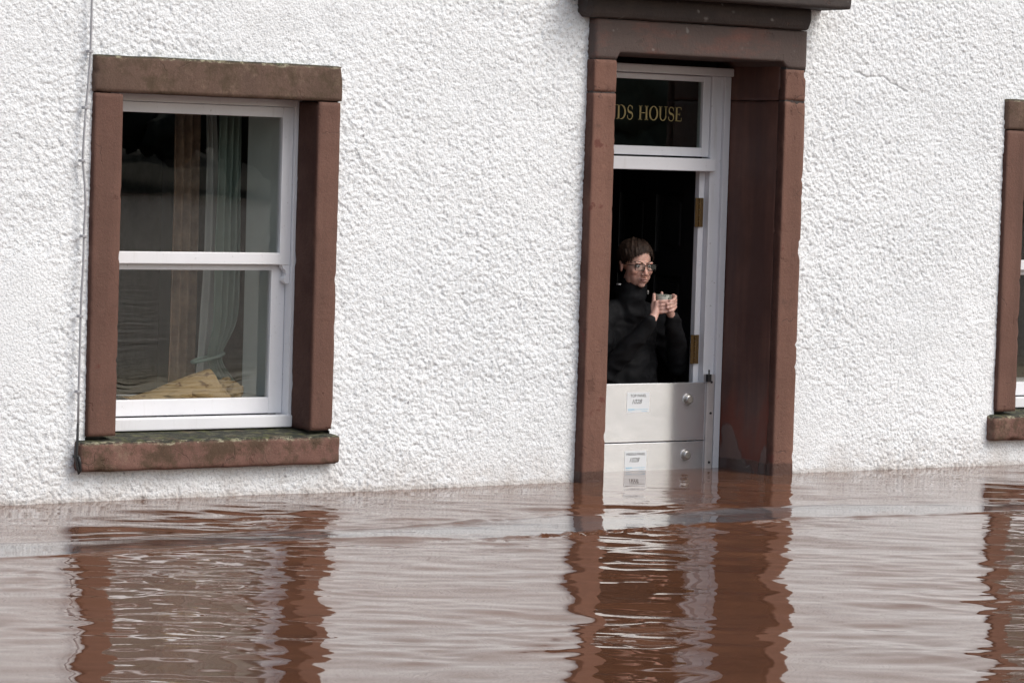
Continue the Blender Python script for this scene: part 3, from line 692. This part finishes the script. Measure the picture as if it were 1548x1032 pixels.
    bm = ball_bm((W - .05, T + .035, 1.0), (.026, .02, .026)); tube_bm([(W - .05, T, 1.0), (W - .05, T + .03, 1.0)], .010, 10, bm); 
    bm_obj('door_knob', bm, 'brass', leaf, True)
    # local x runs from the hinge inwards (+Y), local y towards the hall wall (+X)
    leaf.matrix_local = Matrix.Translation((DX2 - .128, 0.485, -0.54)) @ Matrix.Rotation(rad(86), 4, 'Z') @ Matrix.Diagonal((1, -1, 1, 1))
    for zc in (at(1060, 321, Y=.47)[2], at(1051, 527, Y=.47)[2], -0.3):
        bm = bmesh.new(); xh = DX2 - .138
        box_bm(xh - .026, xh - .003, 0.4335, 0.4385, zc - .072, zc + .072, .0012, bm); box_bm(xh + .003, xh + .024, 0.4335, 0.4385, zc - .072, zc + .072, .0012, bm)
        for j in range(5): tube_bm([(xh, .432, zc - .072 + j * .0288 + .001), (xh, .432, zc - .072 + (j + 1) * .0288 - .001)], .0075, 10, bm)
        for sx in (-.015, .014):
            for sz in (-.05, 0, .05): tube_bm([(xh + sx, .4335, zc + sz), (xh + sx, .4325, zc + sz)], .004, 8, bm)
        bm_obj('hinge', bm, 'brass', fr)
    t = .08
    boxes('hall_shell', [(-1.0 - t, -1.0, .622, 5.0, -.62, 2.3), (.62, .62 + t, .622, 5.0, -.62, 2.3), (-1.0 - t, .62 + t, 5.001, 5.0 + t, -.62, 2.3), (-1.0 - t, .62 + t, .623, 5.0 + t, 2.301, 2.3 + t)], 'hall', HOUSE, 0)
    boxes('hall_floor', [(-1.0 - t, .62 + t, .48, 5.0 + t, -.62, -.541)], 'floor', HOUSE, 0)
build_door()

# =================================================================== FLOOD BARRIER
def text_mesh(name, s, size, mat, parent, mtx, shear=0.0):
    cu = bpy.data.curves.new(name, 'FONT'); cu.body = s; cu.size = size; cu.shear = shear; cu.align_x = 'CENTER'
    t = bpy.data.objects.new('tmp', cu); COL.objects.link(t); dg = bpy.context.evaluated_depsgraph_get()
    me = bpy.data.meshes.new_from_object(t.evaluated_get(dg)); bpy.data.objects.remove(t); bpy.data.curves.remove(cu)
    me.transform(mtx); me.materials.clear(); me.name = name
    return link(name, me, mat, parent)
def build_barrier():
    B = tag(empty('flood_barrier', (0, 0.40, -0.55)), 'brushed aluminium flood barrier boards slotted across the doorway', 'flood barrier')
    def loc(o): o.location = (0, -0.40, 0.55); return o
    x0, x1, yf, yb = -0.425, 0.404, 0.3795, 0.402
    zj = 0.139
    for nm, z0, z1, txt, num in (('panel', zj + .0025, 0.429, 'TOP PANEL', '1028'), ('panel', -0.15, zj - .0025, 'MIDDLE PANEL', '1028'), ('panel', -0.45, -.155, None, None)):
        bm = bmesh.new(); ridge = [(z0 + (z1 - z0) * f) for f in (0, .5, 1)]
        box_bm(x0, x1, yf, yb, z0, z1, .0025, bm)
        p = bm_obj(nm, bm, 'alu', B)
        uv = p.data.uv_layers.new(name='UVMap')
        for lp in p.data.loops: c = p.data.vertices[lp.vertex_index].co; uv.data[lp.index].uv = (c.z, c.x)
        loc(p)
        if not txt: continue
        p['label'] = 'upper barrier board with a paper label reading TOP PANEL' if txt[0] == 'T' else 'lower barrier board with a paper label reading MIDDLE PANEL'
        u, v = (1042, 603.5) if txt[0] == 'T' else (1038.5, 687.5); k = at(u, v, Y=yf - .012)
        bm = tube_bm([(k[0], yf + .001, k[2]), (k[0], yf - .004, k[2]), (k[0], yf - .004, k[2]), (k[0], yf - .018, k[2]), (k[0], yf - .021, k[2])], [.027, .027, .021, .020, .016], 24)
        tube_bm([(k[0], yf - .0205, k[2]), (k[0], yf - .0215, k[2])], [.008, .008], 6, bm)
        bm_obj('clamp_knob', bm, 'steel', p)
        (u0, v0), (u1, v1) = ((948, 593), (981, 624)) if txt[0] == 'T' else ((944.5, 681), (976.5, 712.5))
        a = at(u0, v0, Y=yf); b = at(u1, v1, Y=yf); zt = (a[2] + at(u1, v0, Y=yf)[2]) / 2; zb = zt - 0.098
        boxes('paper_label', [(a[0], b[0], yf - .0012, yf + .001, zb, zt)], 'paper', p, 0)
        mx = (a[0] + b[0]) / 2; wd = b[0] - a[0]
        S = lambda x, z: Matrix.Translation((x, yf - .0020, z)) @ Matrix.Rotation(rad(90), 4, 'X')
        text_mesh('label_text', txt, .019 if txt[0] == 'T' else .0172, 'ink', p, S(mx, zt - .022))
        text_mesh('handwritten_number', num, .031, 'ink', p, S(mx - .012, zt - .055), 0.35)
        boxes('label_print', [(a[0] + .008, a[0] + wd * .35, yf - .0020, yf - .0014, zb + .0125, zb + .0175), (a[0] + wd * .38, b[0] - .008, yf - .0019, yf - .0014, zb + .014, zb + .016), (a[0] + .01, a[0] + wd * .25, yf - .0019, yf - .0014, zb + .005, zb + .0066), (b[0] - wd * .35, b[0] - .012, yf - .0019, yf - .0014, zb + .005, zb + .0066)], 'blue', p, 0)
    for s in (1, -1):
        xa, xb = (0.4055, 0.450) if s > 0 else (-.470, -.4265)
        ch = boxes('guide_channel', [(xa + .006, xb, .372, .4045, -.5, .468), (xa, xa + .005, .370, .4046, -.5, .468)], 'channel', B, .0015); loc(ch)
        for z in (.430, .275, .030):
            bm = tube_bm([((xa + xb) / 2 + .003, .3725, z), ((xa + xb) / 2 + .003, .366, z)], [.0065, .005], 10); bm_obj('screw', bm, 'dark', ch)
        bm = box_bm(xa - .012, xa + .010, .352, .3715, .432, .470, .002); tube_bm([(xa - .001, .36, .47), (xa - .001, .36, .492)], .004, 8, bm)
        bm_obj('latch', bm, 'dark', ch)
build_barrier()

# =================================================================== CABLE
def build_cable():
    P = [(141, -40), (139, 0), (137, 78), (134, 120), (130, 163), (127, 205), (125, 243), (128, 275), (129.5, 310), (127, 350), (126, 400), (123.5, 440), (122, 478), (120.5, 540), (119, 592), (118, 640)]
    yy = -0.012
    Q = [at(u, v, Y=yy) for u, v in P]
    Q = [Q[0] + np.array((.012 * k * (k % 2), 0, .45 * k)) for k in range(7, 0, -1)] + Q
    C = tag(empty('cable', (Q[-1][0], yy, 0.2)), 'thin grey cable clipped to the white wall beside the window', 'cable')
    off = Vector((-Q[-1][0], -yy, -0.2))
    def add(n, bm, m):
        o = bm_obj(n, bm, m, C, True); o.location = off; return o
    add('cable_sheath', tube_bm([Vector(q) for q in Q], .0052, 8), 'cable')
    P2 = [(118, 640), (117, 665), (115.5, 690), (117, 706), (119.5, 716), (121.5, 712), (121, 700), (119, 690)]
    add('cable_tail', tube_bm([Vector(at(u, v, Y=yy - .004 - .002 * i)) for i, (u, v) in enumerate(P2)], .0062, 8), 'dark')
    for u, v in ((137, 78), (130, 163), (125, 243), (126.8, 357), (122, 478), (119, 592), (116, 690)):
        q = at(u, v, Y=yy); add('clip', box_bm(q[0] - .011, q[0] + .009, yy - .009, yy + .02, q[2] - .006, q[2] + .006, .002), 'dark' if v > 600 else 'cable')
build_cable()

# =================================================================== THINGS INSIDE THE WINDOW
def drape(name, x_of, y0, z0, z1, folds, amp, mat, width_of, nu=60, nv=50, seed=0, phase=0.0):
    V = np.zeros((nu, nv, 3))
    for i in range(nu):
        for j in range(nv):
            t = i / (nu - 1); s = j / (nv - 1); z = z0 + (z1 - z0) * s; c, wd = x_of(s), width_of(s)
            x = c + wd * (t - .5); y = y0 + amp * (wd / width_of(1.0)) ** -0.3 * math.sin(t * folds * 6.283 + phase + .7 * math.sin(3 * s + seed)) + .008 * mnoise.noise(Vector((t * 4, s * 5, seed)))
            V[i, j] = (x, y, z)
    me = np_mesh(name, V.reshape(-1, 3), grid_faces(nu, nv)); smooth(me)
    o = link(name, me, mat); s = o.modifiers.new('thickness', 'SOLIDIFY'); s.thickness = 0.003
    return o
def sm(a, b, x): t = min(1, max(0, (x - a) / (b - a))); return t * t * (3 - 2 * t)
# sage curtain held back by a tie, its pale lining, and the brown one behind
zt = 0.56
def wsage(s):
    z = .412 + (1.72 - .412) * s
    return .115 * (1 - .55 * math.exp(-((z - zt) / .13) ** 2))
o = drape('sage_curtain', lambda s: -2.185 + .055 * math.exp(-((.412 + 1.308 * s - zt) / .11) ** 2) * -1 + .03 * (1 - sm(0, .12, s)), .655, .412, 1.72, 3.5, .020, 'curtain', wsage, seed=1)
tag(o, 'sage green curtain gathered in folds behind the sash window', 'curtain')
o = drape('pale_curtain', lambda s: -2.268 + .03 * math.sin(s * 3), .70, .412, 1.72, 2.5, .016, 'sheer', lambda s: .085 - .035 * sm(.55, 1.0, s), seed=2)
tag(o, 'pale lining curtain hanging beside the sage green one', 'curtain')
o = drape('brown_curtain', lambda s: -2.33, .80, .30, 1.74, 3.0, .018, 'brown', lambda s: .13, seed=3)
tag(o, 'dim brown curtain hanging inside the sash window', 'curtain')
bm = tube_bm([(-2.275 + .10 * math.cos(a) * .8, .655 + .04 * math.sin(a), zt + .02 * math.cos(a)) for a in [6.283 * k / 20 for k in range(21)]], .008, 6)
tag(bm_obj('curtain_tieback', bm, 'curtain', None, True), 'sage cord tied round the green curtain', 'tieback')
def build_fabric():
    """leaf-patterned drape folded over itself on the inner ledge: a long wedge rising to the right and a crumpled heap beside it"""
    Yf = .36
    nu, nv = 70, 26; V = np.zeros((nu, nv, 3))
    ridge = [(178, 607), (200, 601), (240, 584), (280, 567), (312, 556), (318, 572), (330, 588)]
    base = [(178, 612), (330, 612)]
    R3 = [at(u, v, Y=Yf + .06) for u, v in ridge]; xs = [q[0] for q in R3]; zs = [q[2] for q in R3]
    for i in range(nu):
        x = xs[0] + (xs[-1] - xs[0]) * i / (nu - 1); h = max(.012, np.interp(x, xs, zs) - .401)
        for j in range(nv):
            s = j / (nv - 1); a = math.pi * s
            y = Yf - .07 + .20 * s + .012 * mnoise.noise(Vector((x * 9, s * 3, 1.0)))
            z = .401 + h * math.sin(a) ** .55 * (1 + .06 * mnoise.noise(Vector((x * 14, s * 5, 4.0))))
            V[i, j] = (x, y, z)
    me = np_mesh('patterned_fabric', V.reshape(-1, 3), grid_faces(nu, nv)); smooth(me)
    F = link('patterned_fabric', me, 'leaf'); tag(F, 'mustard leaf patterned fabric folded into a wedge on the window ledge', 'fabric')
    bm = bmesh.new()
    for k, (u, v, w, h, ya) in enumerate(((322, 594, .055, .045, .40), (340, 590, .06, .055, .43), (300, 599, .08, .03, .33), (352, 596, .045, .045, .40), (270, 602, .08, .022, .315))):
        c = at(u, v, Y=ya); q = bmesh.ops.create_icosphere(bm, subdivisions=4, radius=1.0)
        for p in q['verts']:
            d = p.co.copy(); f = 1 + .25 * mnoise.noise(d * 2.2 + Vector((k, 0, 0))) + .12 * mnoise.noise(d * 6 + Vector((k, 3, 0)))
            p.co = Vector((c[0] + d.x * w * f, c[1] + d.y * .05 * f, max(.402, .402 + h * .5 + d.z * h * f)))
    bm_obj('crumpled_fold', bm, 'leaf', F, True)
build_fabric()
# pale edge of an inner door case further back in the room
boxes('inner_door_case', [(-1.468, -1.372, 2.5, 2.62, -.45, 1.45)], 'pale', HOUSE, .004)

# =================================================================== PERSON
def remesh(name, bm, vox, it=3, fac=.5):
    me = bpy.data.meshes.new('tmp'); bm.to_mesh(me); bm.free(); t = bpy.data.objects.new('tmp', me); COL.objects.link(t)
    a = t.modifiers.new('r', 'REMESH'); a.mode = 'VOXEL'; a.voxel_size = vox
    b = t.modifiers.new('s', 'SMOOTH'); b.iterations = it; b.factor = fac
    dg = bpy.context.evaluated_depsgraph_get(); out = bpy.data.meshes.new_from_object(t.evaluated_get(dg)); bpy.data.objects.remove(t); bpy.data.meshes.remove(me)
    out.name = name; smooth(out); return out
def capsule(bm, P, Rr, seg=12):
    P = [Vector(p) for p in P]
    tube_bm(P, Rr, seg, bm); 
    for p, r in zip(P, Rr if not isinstance(Rr, (int, float)) else [Rr] * len(P)): ball_bm(p, (r, r, r), bm)
def build_person():
    HX, HY, HZ = 0.098, 0.585, 1.002            # midpoint between the eyes' level and the ears
    floor = -0.541
    RT = Matrix.Translation((HX, HY, HZ)) @ Matrix.Rotation(rad(-9), 4, 'Z') @ Matrix.Rotation(rad(3), 4, 'X')
    def hp(x, y, z): return RT @ Vector((x, y, z))
    R3 = RT.to_3x3()
    # ---------------- head, neck and hands
    bm = bmesh.new()
    def e(c, r, rot=None): ball_bm(hp(*c), r, bm, 3, R3 @ rot if rot is not None else R3)
    e((0, .014, .036), (.074, .094, .080)); e((0, -.030, -.025), (.061, .060, .082)); e((0, -.030, -.064), (.050, .052, .042)); e((0, -.068, -.092), (.020, .017, .015))
    for s in (-1, 1):
        e((s * .038, -.062, -.028), (.022, .020, .019)); e((s * .026, -.083, .017), (.026, .011, .008)); e((s * .047, -.020, -.062), (.012, .03, .028))
        ear = Matrix.Rotation(rad(s * 18), 3, 'Z') @ Matrix.Rotation(rad(-12), 3, 'X')
        e((s * .074, .014, -.008), (.008, .018, .030), ear); e((s * .079, .018, .010), (.006, .014, .014), ear)
        e((s * .0115, -.101, -.040), (.0085, .010, .0075))
    for s in (-1, 1): e((s * .029, -.046, -.048), (.026, .030, .036))
    e((0, -.074, -.066), (.026, .017, .023)); e((0, -.095, -.0625), (.021, .007, .0045)); e((0, -.0925, -.0725), (.018, .008, .0055))
    capsule(bm, [hp(0, -.084, .012), hp(0, -.098, -.010), hp(0, -.112, -.036)], [.008, .0085, .0105], 10)
    NB = Vector((HX - .004, HY + .045, .80))
    capsule(bm, [hp(0, .015, -.06), hp(0, .024, -.115), NB], [.050, .050, .055], 16)
    # mug
    MX, MY, MZ = at(1002.5, 458, Y=.375); MZ -= .004
    mr, mh = .0405, .088
    def cyl(phi, r, z): a = rad(phi); return Vector((MX + r * math.cos(a), MY + r * math.sin(a), MZ + z))
    def finger(pts, r0, r1):
        n = len(pts); capsule(bm, pts, [r0 + (r1 - r0) * i / (n - 1) for i in range(n)], 10)
    fr = .0085
    # her left hand (picture right): palm on the +X side, fingers slanting down across the front
    zi = (.038, .021, .004, -.012); ln = (86, 98, 94, 78)
    wl = cyl(20, mr + .050, -.070)
    for z, L, k in zip(zi, ln, range(4)):
        st = -8 - k * 3; pts = []
        for i in range(7):
            f = i / 6; pts.append(cyl(st - L * f, mr + (.0215 if f > .55 else .0150 + .0065 * min(1, f / .55)) + .004 * math.sin(f * 9.4), z + .004 - .024 * f))
        finger(pts, .0092, .0072)
        kn = cyl(10, mr + .018, z - .004); capsule(bm, [cyl(24, mr + .026, -.050 + .004 * k), kn, pts[0]], [.013, .0115, .0095], 10)
    capsule(bm, [wl, cyl(22, mr + .030, -.045), cyl(14, mr + .020, -.012)], [.022, .021, .014], 14)
    capsule(bm, [cyl(34, mr + .026, -.040), cyl(52, mr + .017, -.005), cyl(58, mr + .011, .025), cyl(62, mr + .010, .052)], [.0135, .0115, .0095, .0080], 10)
    # her right hand (picture left): palm cradles the near lower side, thumb upright
    wr = cyl(196, mr + .046, -.078)
    for k, (z, L) in enumerate(zip((.014, -.004, -.021, -.037), (70, 80, 76, 62))):
        st = 208 + k * 2; pts = [cyl(st + L * i / 6, mr + .0088 + .002 * math.sin(i * 1.5), z - .002 + .006 * i / 6) for i in range(7)]
        finger(pts, .0092, .0072)
        capsule(bm, [cyl(192, mr + .022, -.056 + .004 * k), cyl(197, mr + .014, z - .006), pts[0]], [.013, .012, .0095], 10)
    capsule(bm, [wr, cyl(194, mr + .026, -.055), cyl(196, mr + .017, -.028)], [.022, .021, .016], 14)
    capsule(bm, [cyl(188, mr + .022, -.046), cyl(176, mr + .018, -.012), cyl(174, mr + .013, .018), cyl(172, mr + .012, .046)], [.0150, .0125, .0105, .0085], 10)
    # forearms and trunk below the clothes
    shL = Vector((HX + .185, HY + .055, .735)); shR = Vector((HX - .185, HY + .045, .735))
    elL = Vector((HX + .268, HY - .030, .500)); elR = Vector((HX - .190, HY - .035, .470))
    for w0, el, sh in ((wl, elL, shL), (wr, elR, shR)): capsule(bm, [w0, el, sh], [.024, .036, .046], 12)
    cx, cy = HX, HY + .06
    capsule(bm, [NB, (cx, cy, .62), (cx, cy, .30)], [.06, .105, .11], 16)
    capsule(bm, [shL, (cx, cy, .74), shR], [.05, .06, .05], 12)
    for s in (-1, 1): capsule(bm, [(cx + s * .085, cy, .28), (cx + s * .09, cy - .01, -.12), (cx + s * .095, cy + .01, floor + .09), (cx + s * .1, cy - .08, floor + .05)], [.085, .058, .042, .034], 12)
    me = remesh('person', bm, .0036, 2, .45)
    P = link('person', me, 'skin'); tag(P, 'person in glasses and a black jacket holding a mug in the doorway', 'person')
    # colouring: lips, cheeks, nose, finger tips
    ca = me.color_attributes.new('Col', 'FLOAT_COLOR', 'POINT'); co_ = np.zeros(len(me.vertices) * 3, np.float32); me.vertices.foreach_get('co', co_); co_ = co_.reshape(-1, 3)
    inv = np.array(RT.inverted()); L = co_ @ inv[:3, :3].T + inv[:3, 3]
    c = np.tile(np.array([.66, .41, .33]), (len(L), 1))
    def blend(mask, col):
        nonlocal c; c = c * (1 - mask[:, None]) + np.array(col) * mask[:, None]
    g = lambda p, r: np.exp(-(((L - np.array(p)) / np.array(r)) ** 2).sum(1))
    for s in (-1, 1):
        blend(.55 * g((s * .04, -.07, -.035), (.02, .04, .018)), (.50, .22, .17)); blend(.5 * g((s * .03, -.085, .0), (.016, .03, .008)), (.30, .16, .13))
        blend(.6 * g((s * .078, .015, -.01), (.02, .03, .03)), (.46, .20, .16))
    blend(.5 * g((0, -.115, -.036), (.014, .014, .012)), (.50, .22, .17))
    blend(np.clip(1.15 * g((0, -.098, -.0675), (.021, .014, .0085)), 0, .85), (.30, .115, .10)); blend(np.clip(g((0, -.1, -.0675), (.02, .02, .0022)), 0, .8), (.10, .035, .03))
    dm = np.hypot(co_[:, 0] - MX, co_[:, 1] - MY); hand = (dm < .12) & (co_[:, 2] < .93) & (co_[:, 1] < HY - .09)
    c[hand] = np.array([.58, .355, .295]); 
    ca.data.foreach_set('color', np.concatenate([c, np.ones((len(c), 1))], 1).astype(np.float32).ravel())
    # ---------------- eyes
    for s in (-1, 1):
        o = bm_obj('eye', ball_bm(hp(s * .030, -.0765, .000), (.0120, .0115, .0085), None, 3, R3), 'eye', P, True)
        d = (Vector((0.02, -1, -.02))).normalized(); q = hp(s * .030, -.0765, 0) + R3 @ (d * .0092)
        bm_obj('iris', ball_bm(q, (.0056, .0028, .0056), None, 2, R3), 'iris', o, True)
    # ---------------- hair: a skull cap of overlapping tapered locks
    bm = bmesh.new(); rr = random.Random(5)
    cc = Vector((0, .014, .036)); er = Vector((.0790, .0990, .0855))
    def surf(d, lift=1.0): return cc + Vector((d.x * er.x * lift, d.y * er.y * lift, d.z * er.z * lift))
    # base cap
    q = bmesh.ops.create_icosphere(bm, subdivisions=5, radius=1.0)
    kill = []
    for v in q['verts']:
        d = v.co.copy(); az = math.degrees(math.atan2(d.x, -d.y))        # 0 = forehead
        a = abs(az); lim = .50 if a < 38 else (.50 - (a - 38) / 22 * .79 if a < 60 else (-.29 - .1 * (a - 60) / 30 if a < 90 else -.60 - .45 * min(1, (a - 90) / 60)))
        if d.z < lim + .06 * mnoise.noise(d * 6): kill.append(v)
        v.co = hp(*surf(d, 1.0 + .02 * mnoise.noise(d * 5)))
    bmesh.ops.delete(bm, geom=kill, context='VERTS')
    crown = Vector((.02, .45, .89)).normalized()
    for i in range(1100):
        az = rr.uniform(-180, 180); a = abs(az)
        # the end of the lock
        if a < 42: ze = np.interp(az, [-42, -20, 8, 26, 42], [.06, .22, .44, .36, .16]) + rr.uniform(-.09, .09)
        elif a < 66: ze = rr.uniform(-.30, .15)
        elif a < 100: ze = rr.uniform(-.42, .05)
        else: ze = rr.uniform(-.95, -.1)
        azr = rad(az); h = math.sqrt(max(0, 1 - ze * ze)) if ze > -1 else .2
        end = Vector((math.sin(azr) * h, -math.cos(azr) * h, ze)).normalized()
        f0 = rr.uniform(0, .72); st = crown.lerp(end, f0).normalized(); side = Vector((rr.uniform(-.12, .12), 0, 0))
        if a < 60: st = (st + Vector((.34, 0, 0)) * (1 - f0)).normalized()          # swept sideways
        n = 6; wd = rr.uniform(.004, .010); lift0 = rr.uniform(1.01, 1.13); tilt = rr.uniform(-.006, .006); prev = None
        for k in range(n + 1):
            t = k / n; d = (st.lerp(end, t) + side * math.sin(t * 3.1) * .3).normalized(); quiff = .055 * max(0, d.z - .35) * max(0, .4 - d.y) * (1.2 + .8 * math.sin(az * .11)); lf = lift0 + quiff + .03 * math.sin(t * 3.14) - .03 * t * (lift0 - 1) / .07 + (.02 * rr.random() if k == n else 0)
            p = Vector(hp(*surf(d, lf))); nn = (R3 @ d).normalized(); tg = (R3 @ (end - st)); sd = nn.cross(tg).normalized() if tg.length > 1e-5 else Vector((1, 0, 0))
            w2 = wd * (1 - t ** 3) * .5 + .0003; pr = (bm.verts.new(p + sd * w2), bm.verts.new(p - sd * w2 + nn * tilt * (1 - t)))
            if prev: bm.faces.new((prev[0], prev[1], pr[1], pr[0]))
            prev = pr
    for i in range(600):       # loose strands that break the outline
        az = rad(rr.uniform(-180, 180)); ze = rr.uniform(-.35, .5); h = math.sqrt(1 - ze * ze); end = Vector((math.sin(az) * h, -math.cos(az) * h, ze))
        if abs(az) < .9 and ze < .42: continue
        st = crown.lerp(end, rr.uniform(.1, .8)).normalized(); l0 = rr.uniform(1.05, 1.15); l1 = rr.uniform(1.05, 1.24); prev = None; jit = Vector((rr.uniform(-.12, .12), rr.uniform(-.12, .12), rr.uniform(-.1, .1)))
        for k in range(6):
            t = k / 5; d = (st.lerp(end, t) + jit * t).normalized(); p = Vector(hp(*surf(d, l0 + (l1 - l0) * t * t))); w2 = .0011 * (1 - t) + .0002
            sd = (R3 @ d).cross(R3 @ (end - st)).normalized(); pr = (bm.verts.new(p + sd * w2), bm.verts.new(p - sd * w2))
            if prev: bm.faces.new((prev[0], prev[1], pr[1], pr[0]))
            prev = pr
    # eyebrows
    for s in (-1, 1):
        for k in range(26):
            t = k / 25; b = Vector((s * (.012 + .034 * t), -.0945 + .016 * t * t, .0165 + .006 * math.sin(t * 2.6))); 
            v = [bm.verts.new(hp(*(b + Vector(o)))) for o in ((0, -.001, -.0025), (s * .006, .001, -.0005), (s * .005, .0015, .0035), (-s * .001, -.0005, .0015))]; bm.faces.new(v)
    bm_obj('hair', bm, 'hair', P, True)
    # ---------------- glasses
    bm = bmesh.new()
    for s in (-1, 1):
        cxg = s * .0335; pts = []
        for k in range(29):
            a = 2 * math.pi * k / 28; sx = math.copysign(abs(math.cos(a)) ** .42, math.cos(a)); sz = math.copysign(abs(math.sin(a)) ** .42, math.sin(a))
            x = cxg + .0255 * sx; pts.append(hp(x, -.1095 + .16 * (abs(x) - .008) ** 1.5 * 3.2, -.003 + .0155 * sz - .001 * sx * s))
        tube_bm(pts, .0019, 6, bm, False)
        tube_bm([hp(s * .0585, -.100, .006), hp(s * .073, -.088, .006), hp(s * .0785, -.03, .006), hp(s * .0790, .012, .007), hp(s * .077, .03, -.012)], [.0022, .0022, .0018, .0016, .0016], 6, bm)
    tube_bm([hp(-.009, -.1085, .002), hp(0, -.1125, .0045), hp(.009, -.1085, .002)], .0021, 6, bm)
    G = bm_obj('glasses', bm, 'spec', P, True)
    for s in (-1, 1):
        bm = bmesh.new(); vs = []
        for k in range(24):
            a = 2 * math.pi * k / 24; sx = math.copysign(abs(math.cos(a)) ** .42, math.cos(a)); sz = math.copysign(abs(math.sin(a)) ** .42, math.sin(a)); x = s * .0335 + .0245 * sx
            vs.append(bm.verts.new(hp(x, -.1090 + .16 * (abs(x) - .008) ** 1.5 * 3.2, -.003 + .0148 * sz)))
        bm.faces.new(vs); bm_obj('lens', bm, 'lens', G)
    # ---------------- jacket
    bm = bmesh.new()
    capsule(bm, [(cx, cy + .01, .70), (cx, cy, .58), (cx, cy, .40), (cx, cy, .14)], [.105, .128, .128, .138], 20)
    capsule(bm, [(cx - .08, cy, .68), (cx - .075, cy - .005, .40), (cx - .07, cy, .16)], [.085, .098, .10], 16); capsule(bm, [(cx + .08, cy, .68), (cx + .075, cy - .005, .40), (cx + .07, cy, .16)], [.085, .098, .10], 16)
    capsule(bm, [shL + Vector((-.02, 0, .0)), Vector((cx, cy + .01, .775)), shR + Vector((.02, 0, .0))], [.066, .072, .066], 16)
    def sleeve(sh, el, wr_):
        m1 = sh.lerp(el, .5) + Vector((.0, .012, 0)); m2 = el.lerp(wr_, .5)
        d = (wr_ - el).normalized(); cuff = wr_ - d * .012
        capsule(bm, [sh, m1, el, m2, cuff], [.068, .064, .060, .050, .040], 16)
    sleeve(shL, elL, wl); sleeve(shR, elR, wr)
    capsule(bm, [NB + Vector((0, -.01, -.04)), NB + Vector((0, -.012, .02)), hp(0, .010, -.112)], [.088, .078, .070], 20)
    capsule(bm, [hp(0, .06, -.105), hp(0, .07, -.15)], [.045, .07], 14)     # hood folded at the nape
    me = remesh('jacket', bm, .007, 4, .5)
    vv = np.zeros(len(me.vertices) * 3, np.float32); nn = np.zeros_like(vv); me.vertices.foreach_get('co', vv); me.vertices.foreach_get('normal', nn); vv = vv.reshape(-1, 3); nn = nn.reshape(-1, 3)
    fold = np.array([mnoise.noise(Vector((p[0] * 9 + p[2] * 7, p[1] * 9, p[2] * 16 - p[0] * 6))) * .006 - abs(mnoise.noise(Vector((p[0] * 7 - p[2] * 9, p[1] * 7, p[2] * 12 + p[0] * 8)))) * .020 + .005 for p in vv.astype(float)])
    damp = np.clip((vv[:, 2] - .93) / -.05, 0, 1); vv = vv + nn * (fold * damp)[:, None]
    me.vertices.foreach_set('co', vv.astype(np.float32).ravel()); me.update()
    J = link('jacket', me, 'jacket', P)
    q = at(979, 442, Y=HY - .09); bm_obj('zip_pull', box_bm(q[0] - .004, q[0] + .004, q[1] - .006, q[1] + .004, q[2] - .010, q[2] + .010, .002), 'steel', J)
    q = Vector(at(929, 429, Y=HY + .0)); bm_obj('shoulder_badge', box_bm(q[0] - .008, q[0] + .006, HY - .045, HY - .025, q[2] - .004, q[2] + .004, .002), 'mark', J)
    # ---------------- trousers and boots
    bm = bmesh.new(); capsule(bm, [(cx - .05, cy, .15), (cx + .05, cy, .15)], [.115, .115], 16)
    for s in (-1, 1): capsule(bm, [(cx + s * .085, cy, .14), (cx + s * .09, cy - .01, -.12), (cx + s * .095, cy + .01, floor + .12)], [.100, .076, .062], 16)
    link('trousers', remesh('trousers', bm, .010, 3), 'trouser', P)
    for s in (-1, 1):
        bm = bmesh.new(); capsule(bm, [(cx + s * .095, cy + .01, floor + .16), (cx + s * .095, cy + .012, floor + .055), (cx + s * .1, cy - .12, floor + .045)], [.058, .055, .043], 16)
        for v in bm.verts: v.co.z = max(v.co.z, floor + .002)
        link('boot', remesh('boot', bm, .008, 2), 'boot', P)
    # ---------------- mug (held, so a thing of its own)
    bm = bmesh.new(); prof = [(.001, -.042), (.030, -.044), (.036, -.040), (.039, -.02), (mr, .0), (mr, .044), (mr - .001, .0455), (mr - .004, .0445), (mr - .0045, .0), (.033, -.034), (.001, -.036)]
    S = 40; rings = [[bm.verts.new((r * math.cos(6.28319 * k / S), r * math.sin(6.28319 * k / S), z)) for k in range(S)] for r, z in prof]
    for a, b in zip(rings, rings[1:]):
        for k in range(S): bm.faces.new((a[k], a[(k + 1) % S], b[(k + 1) % S], b[k]))
    bm.faces.new(rings[0]); bm.faces.new(rings[-1]); bmesh.ops.recalc_face_normals(bm, faces=bm.faces[:])
    mg = bm_obj('mug', bm, 'mug', None, True); mg.location = (MX, MY, MZ)
    tag(mg, 'grey and white patterned mug cupped in both hands', 'mug')
build_person()
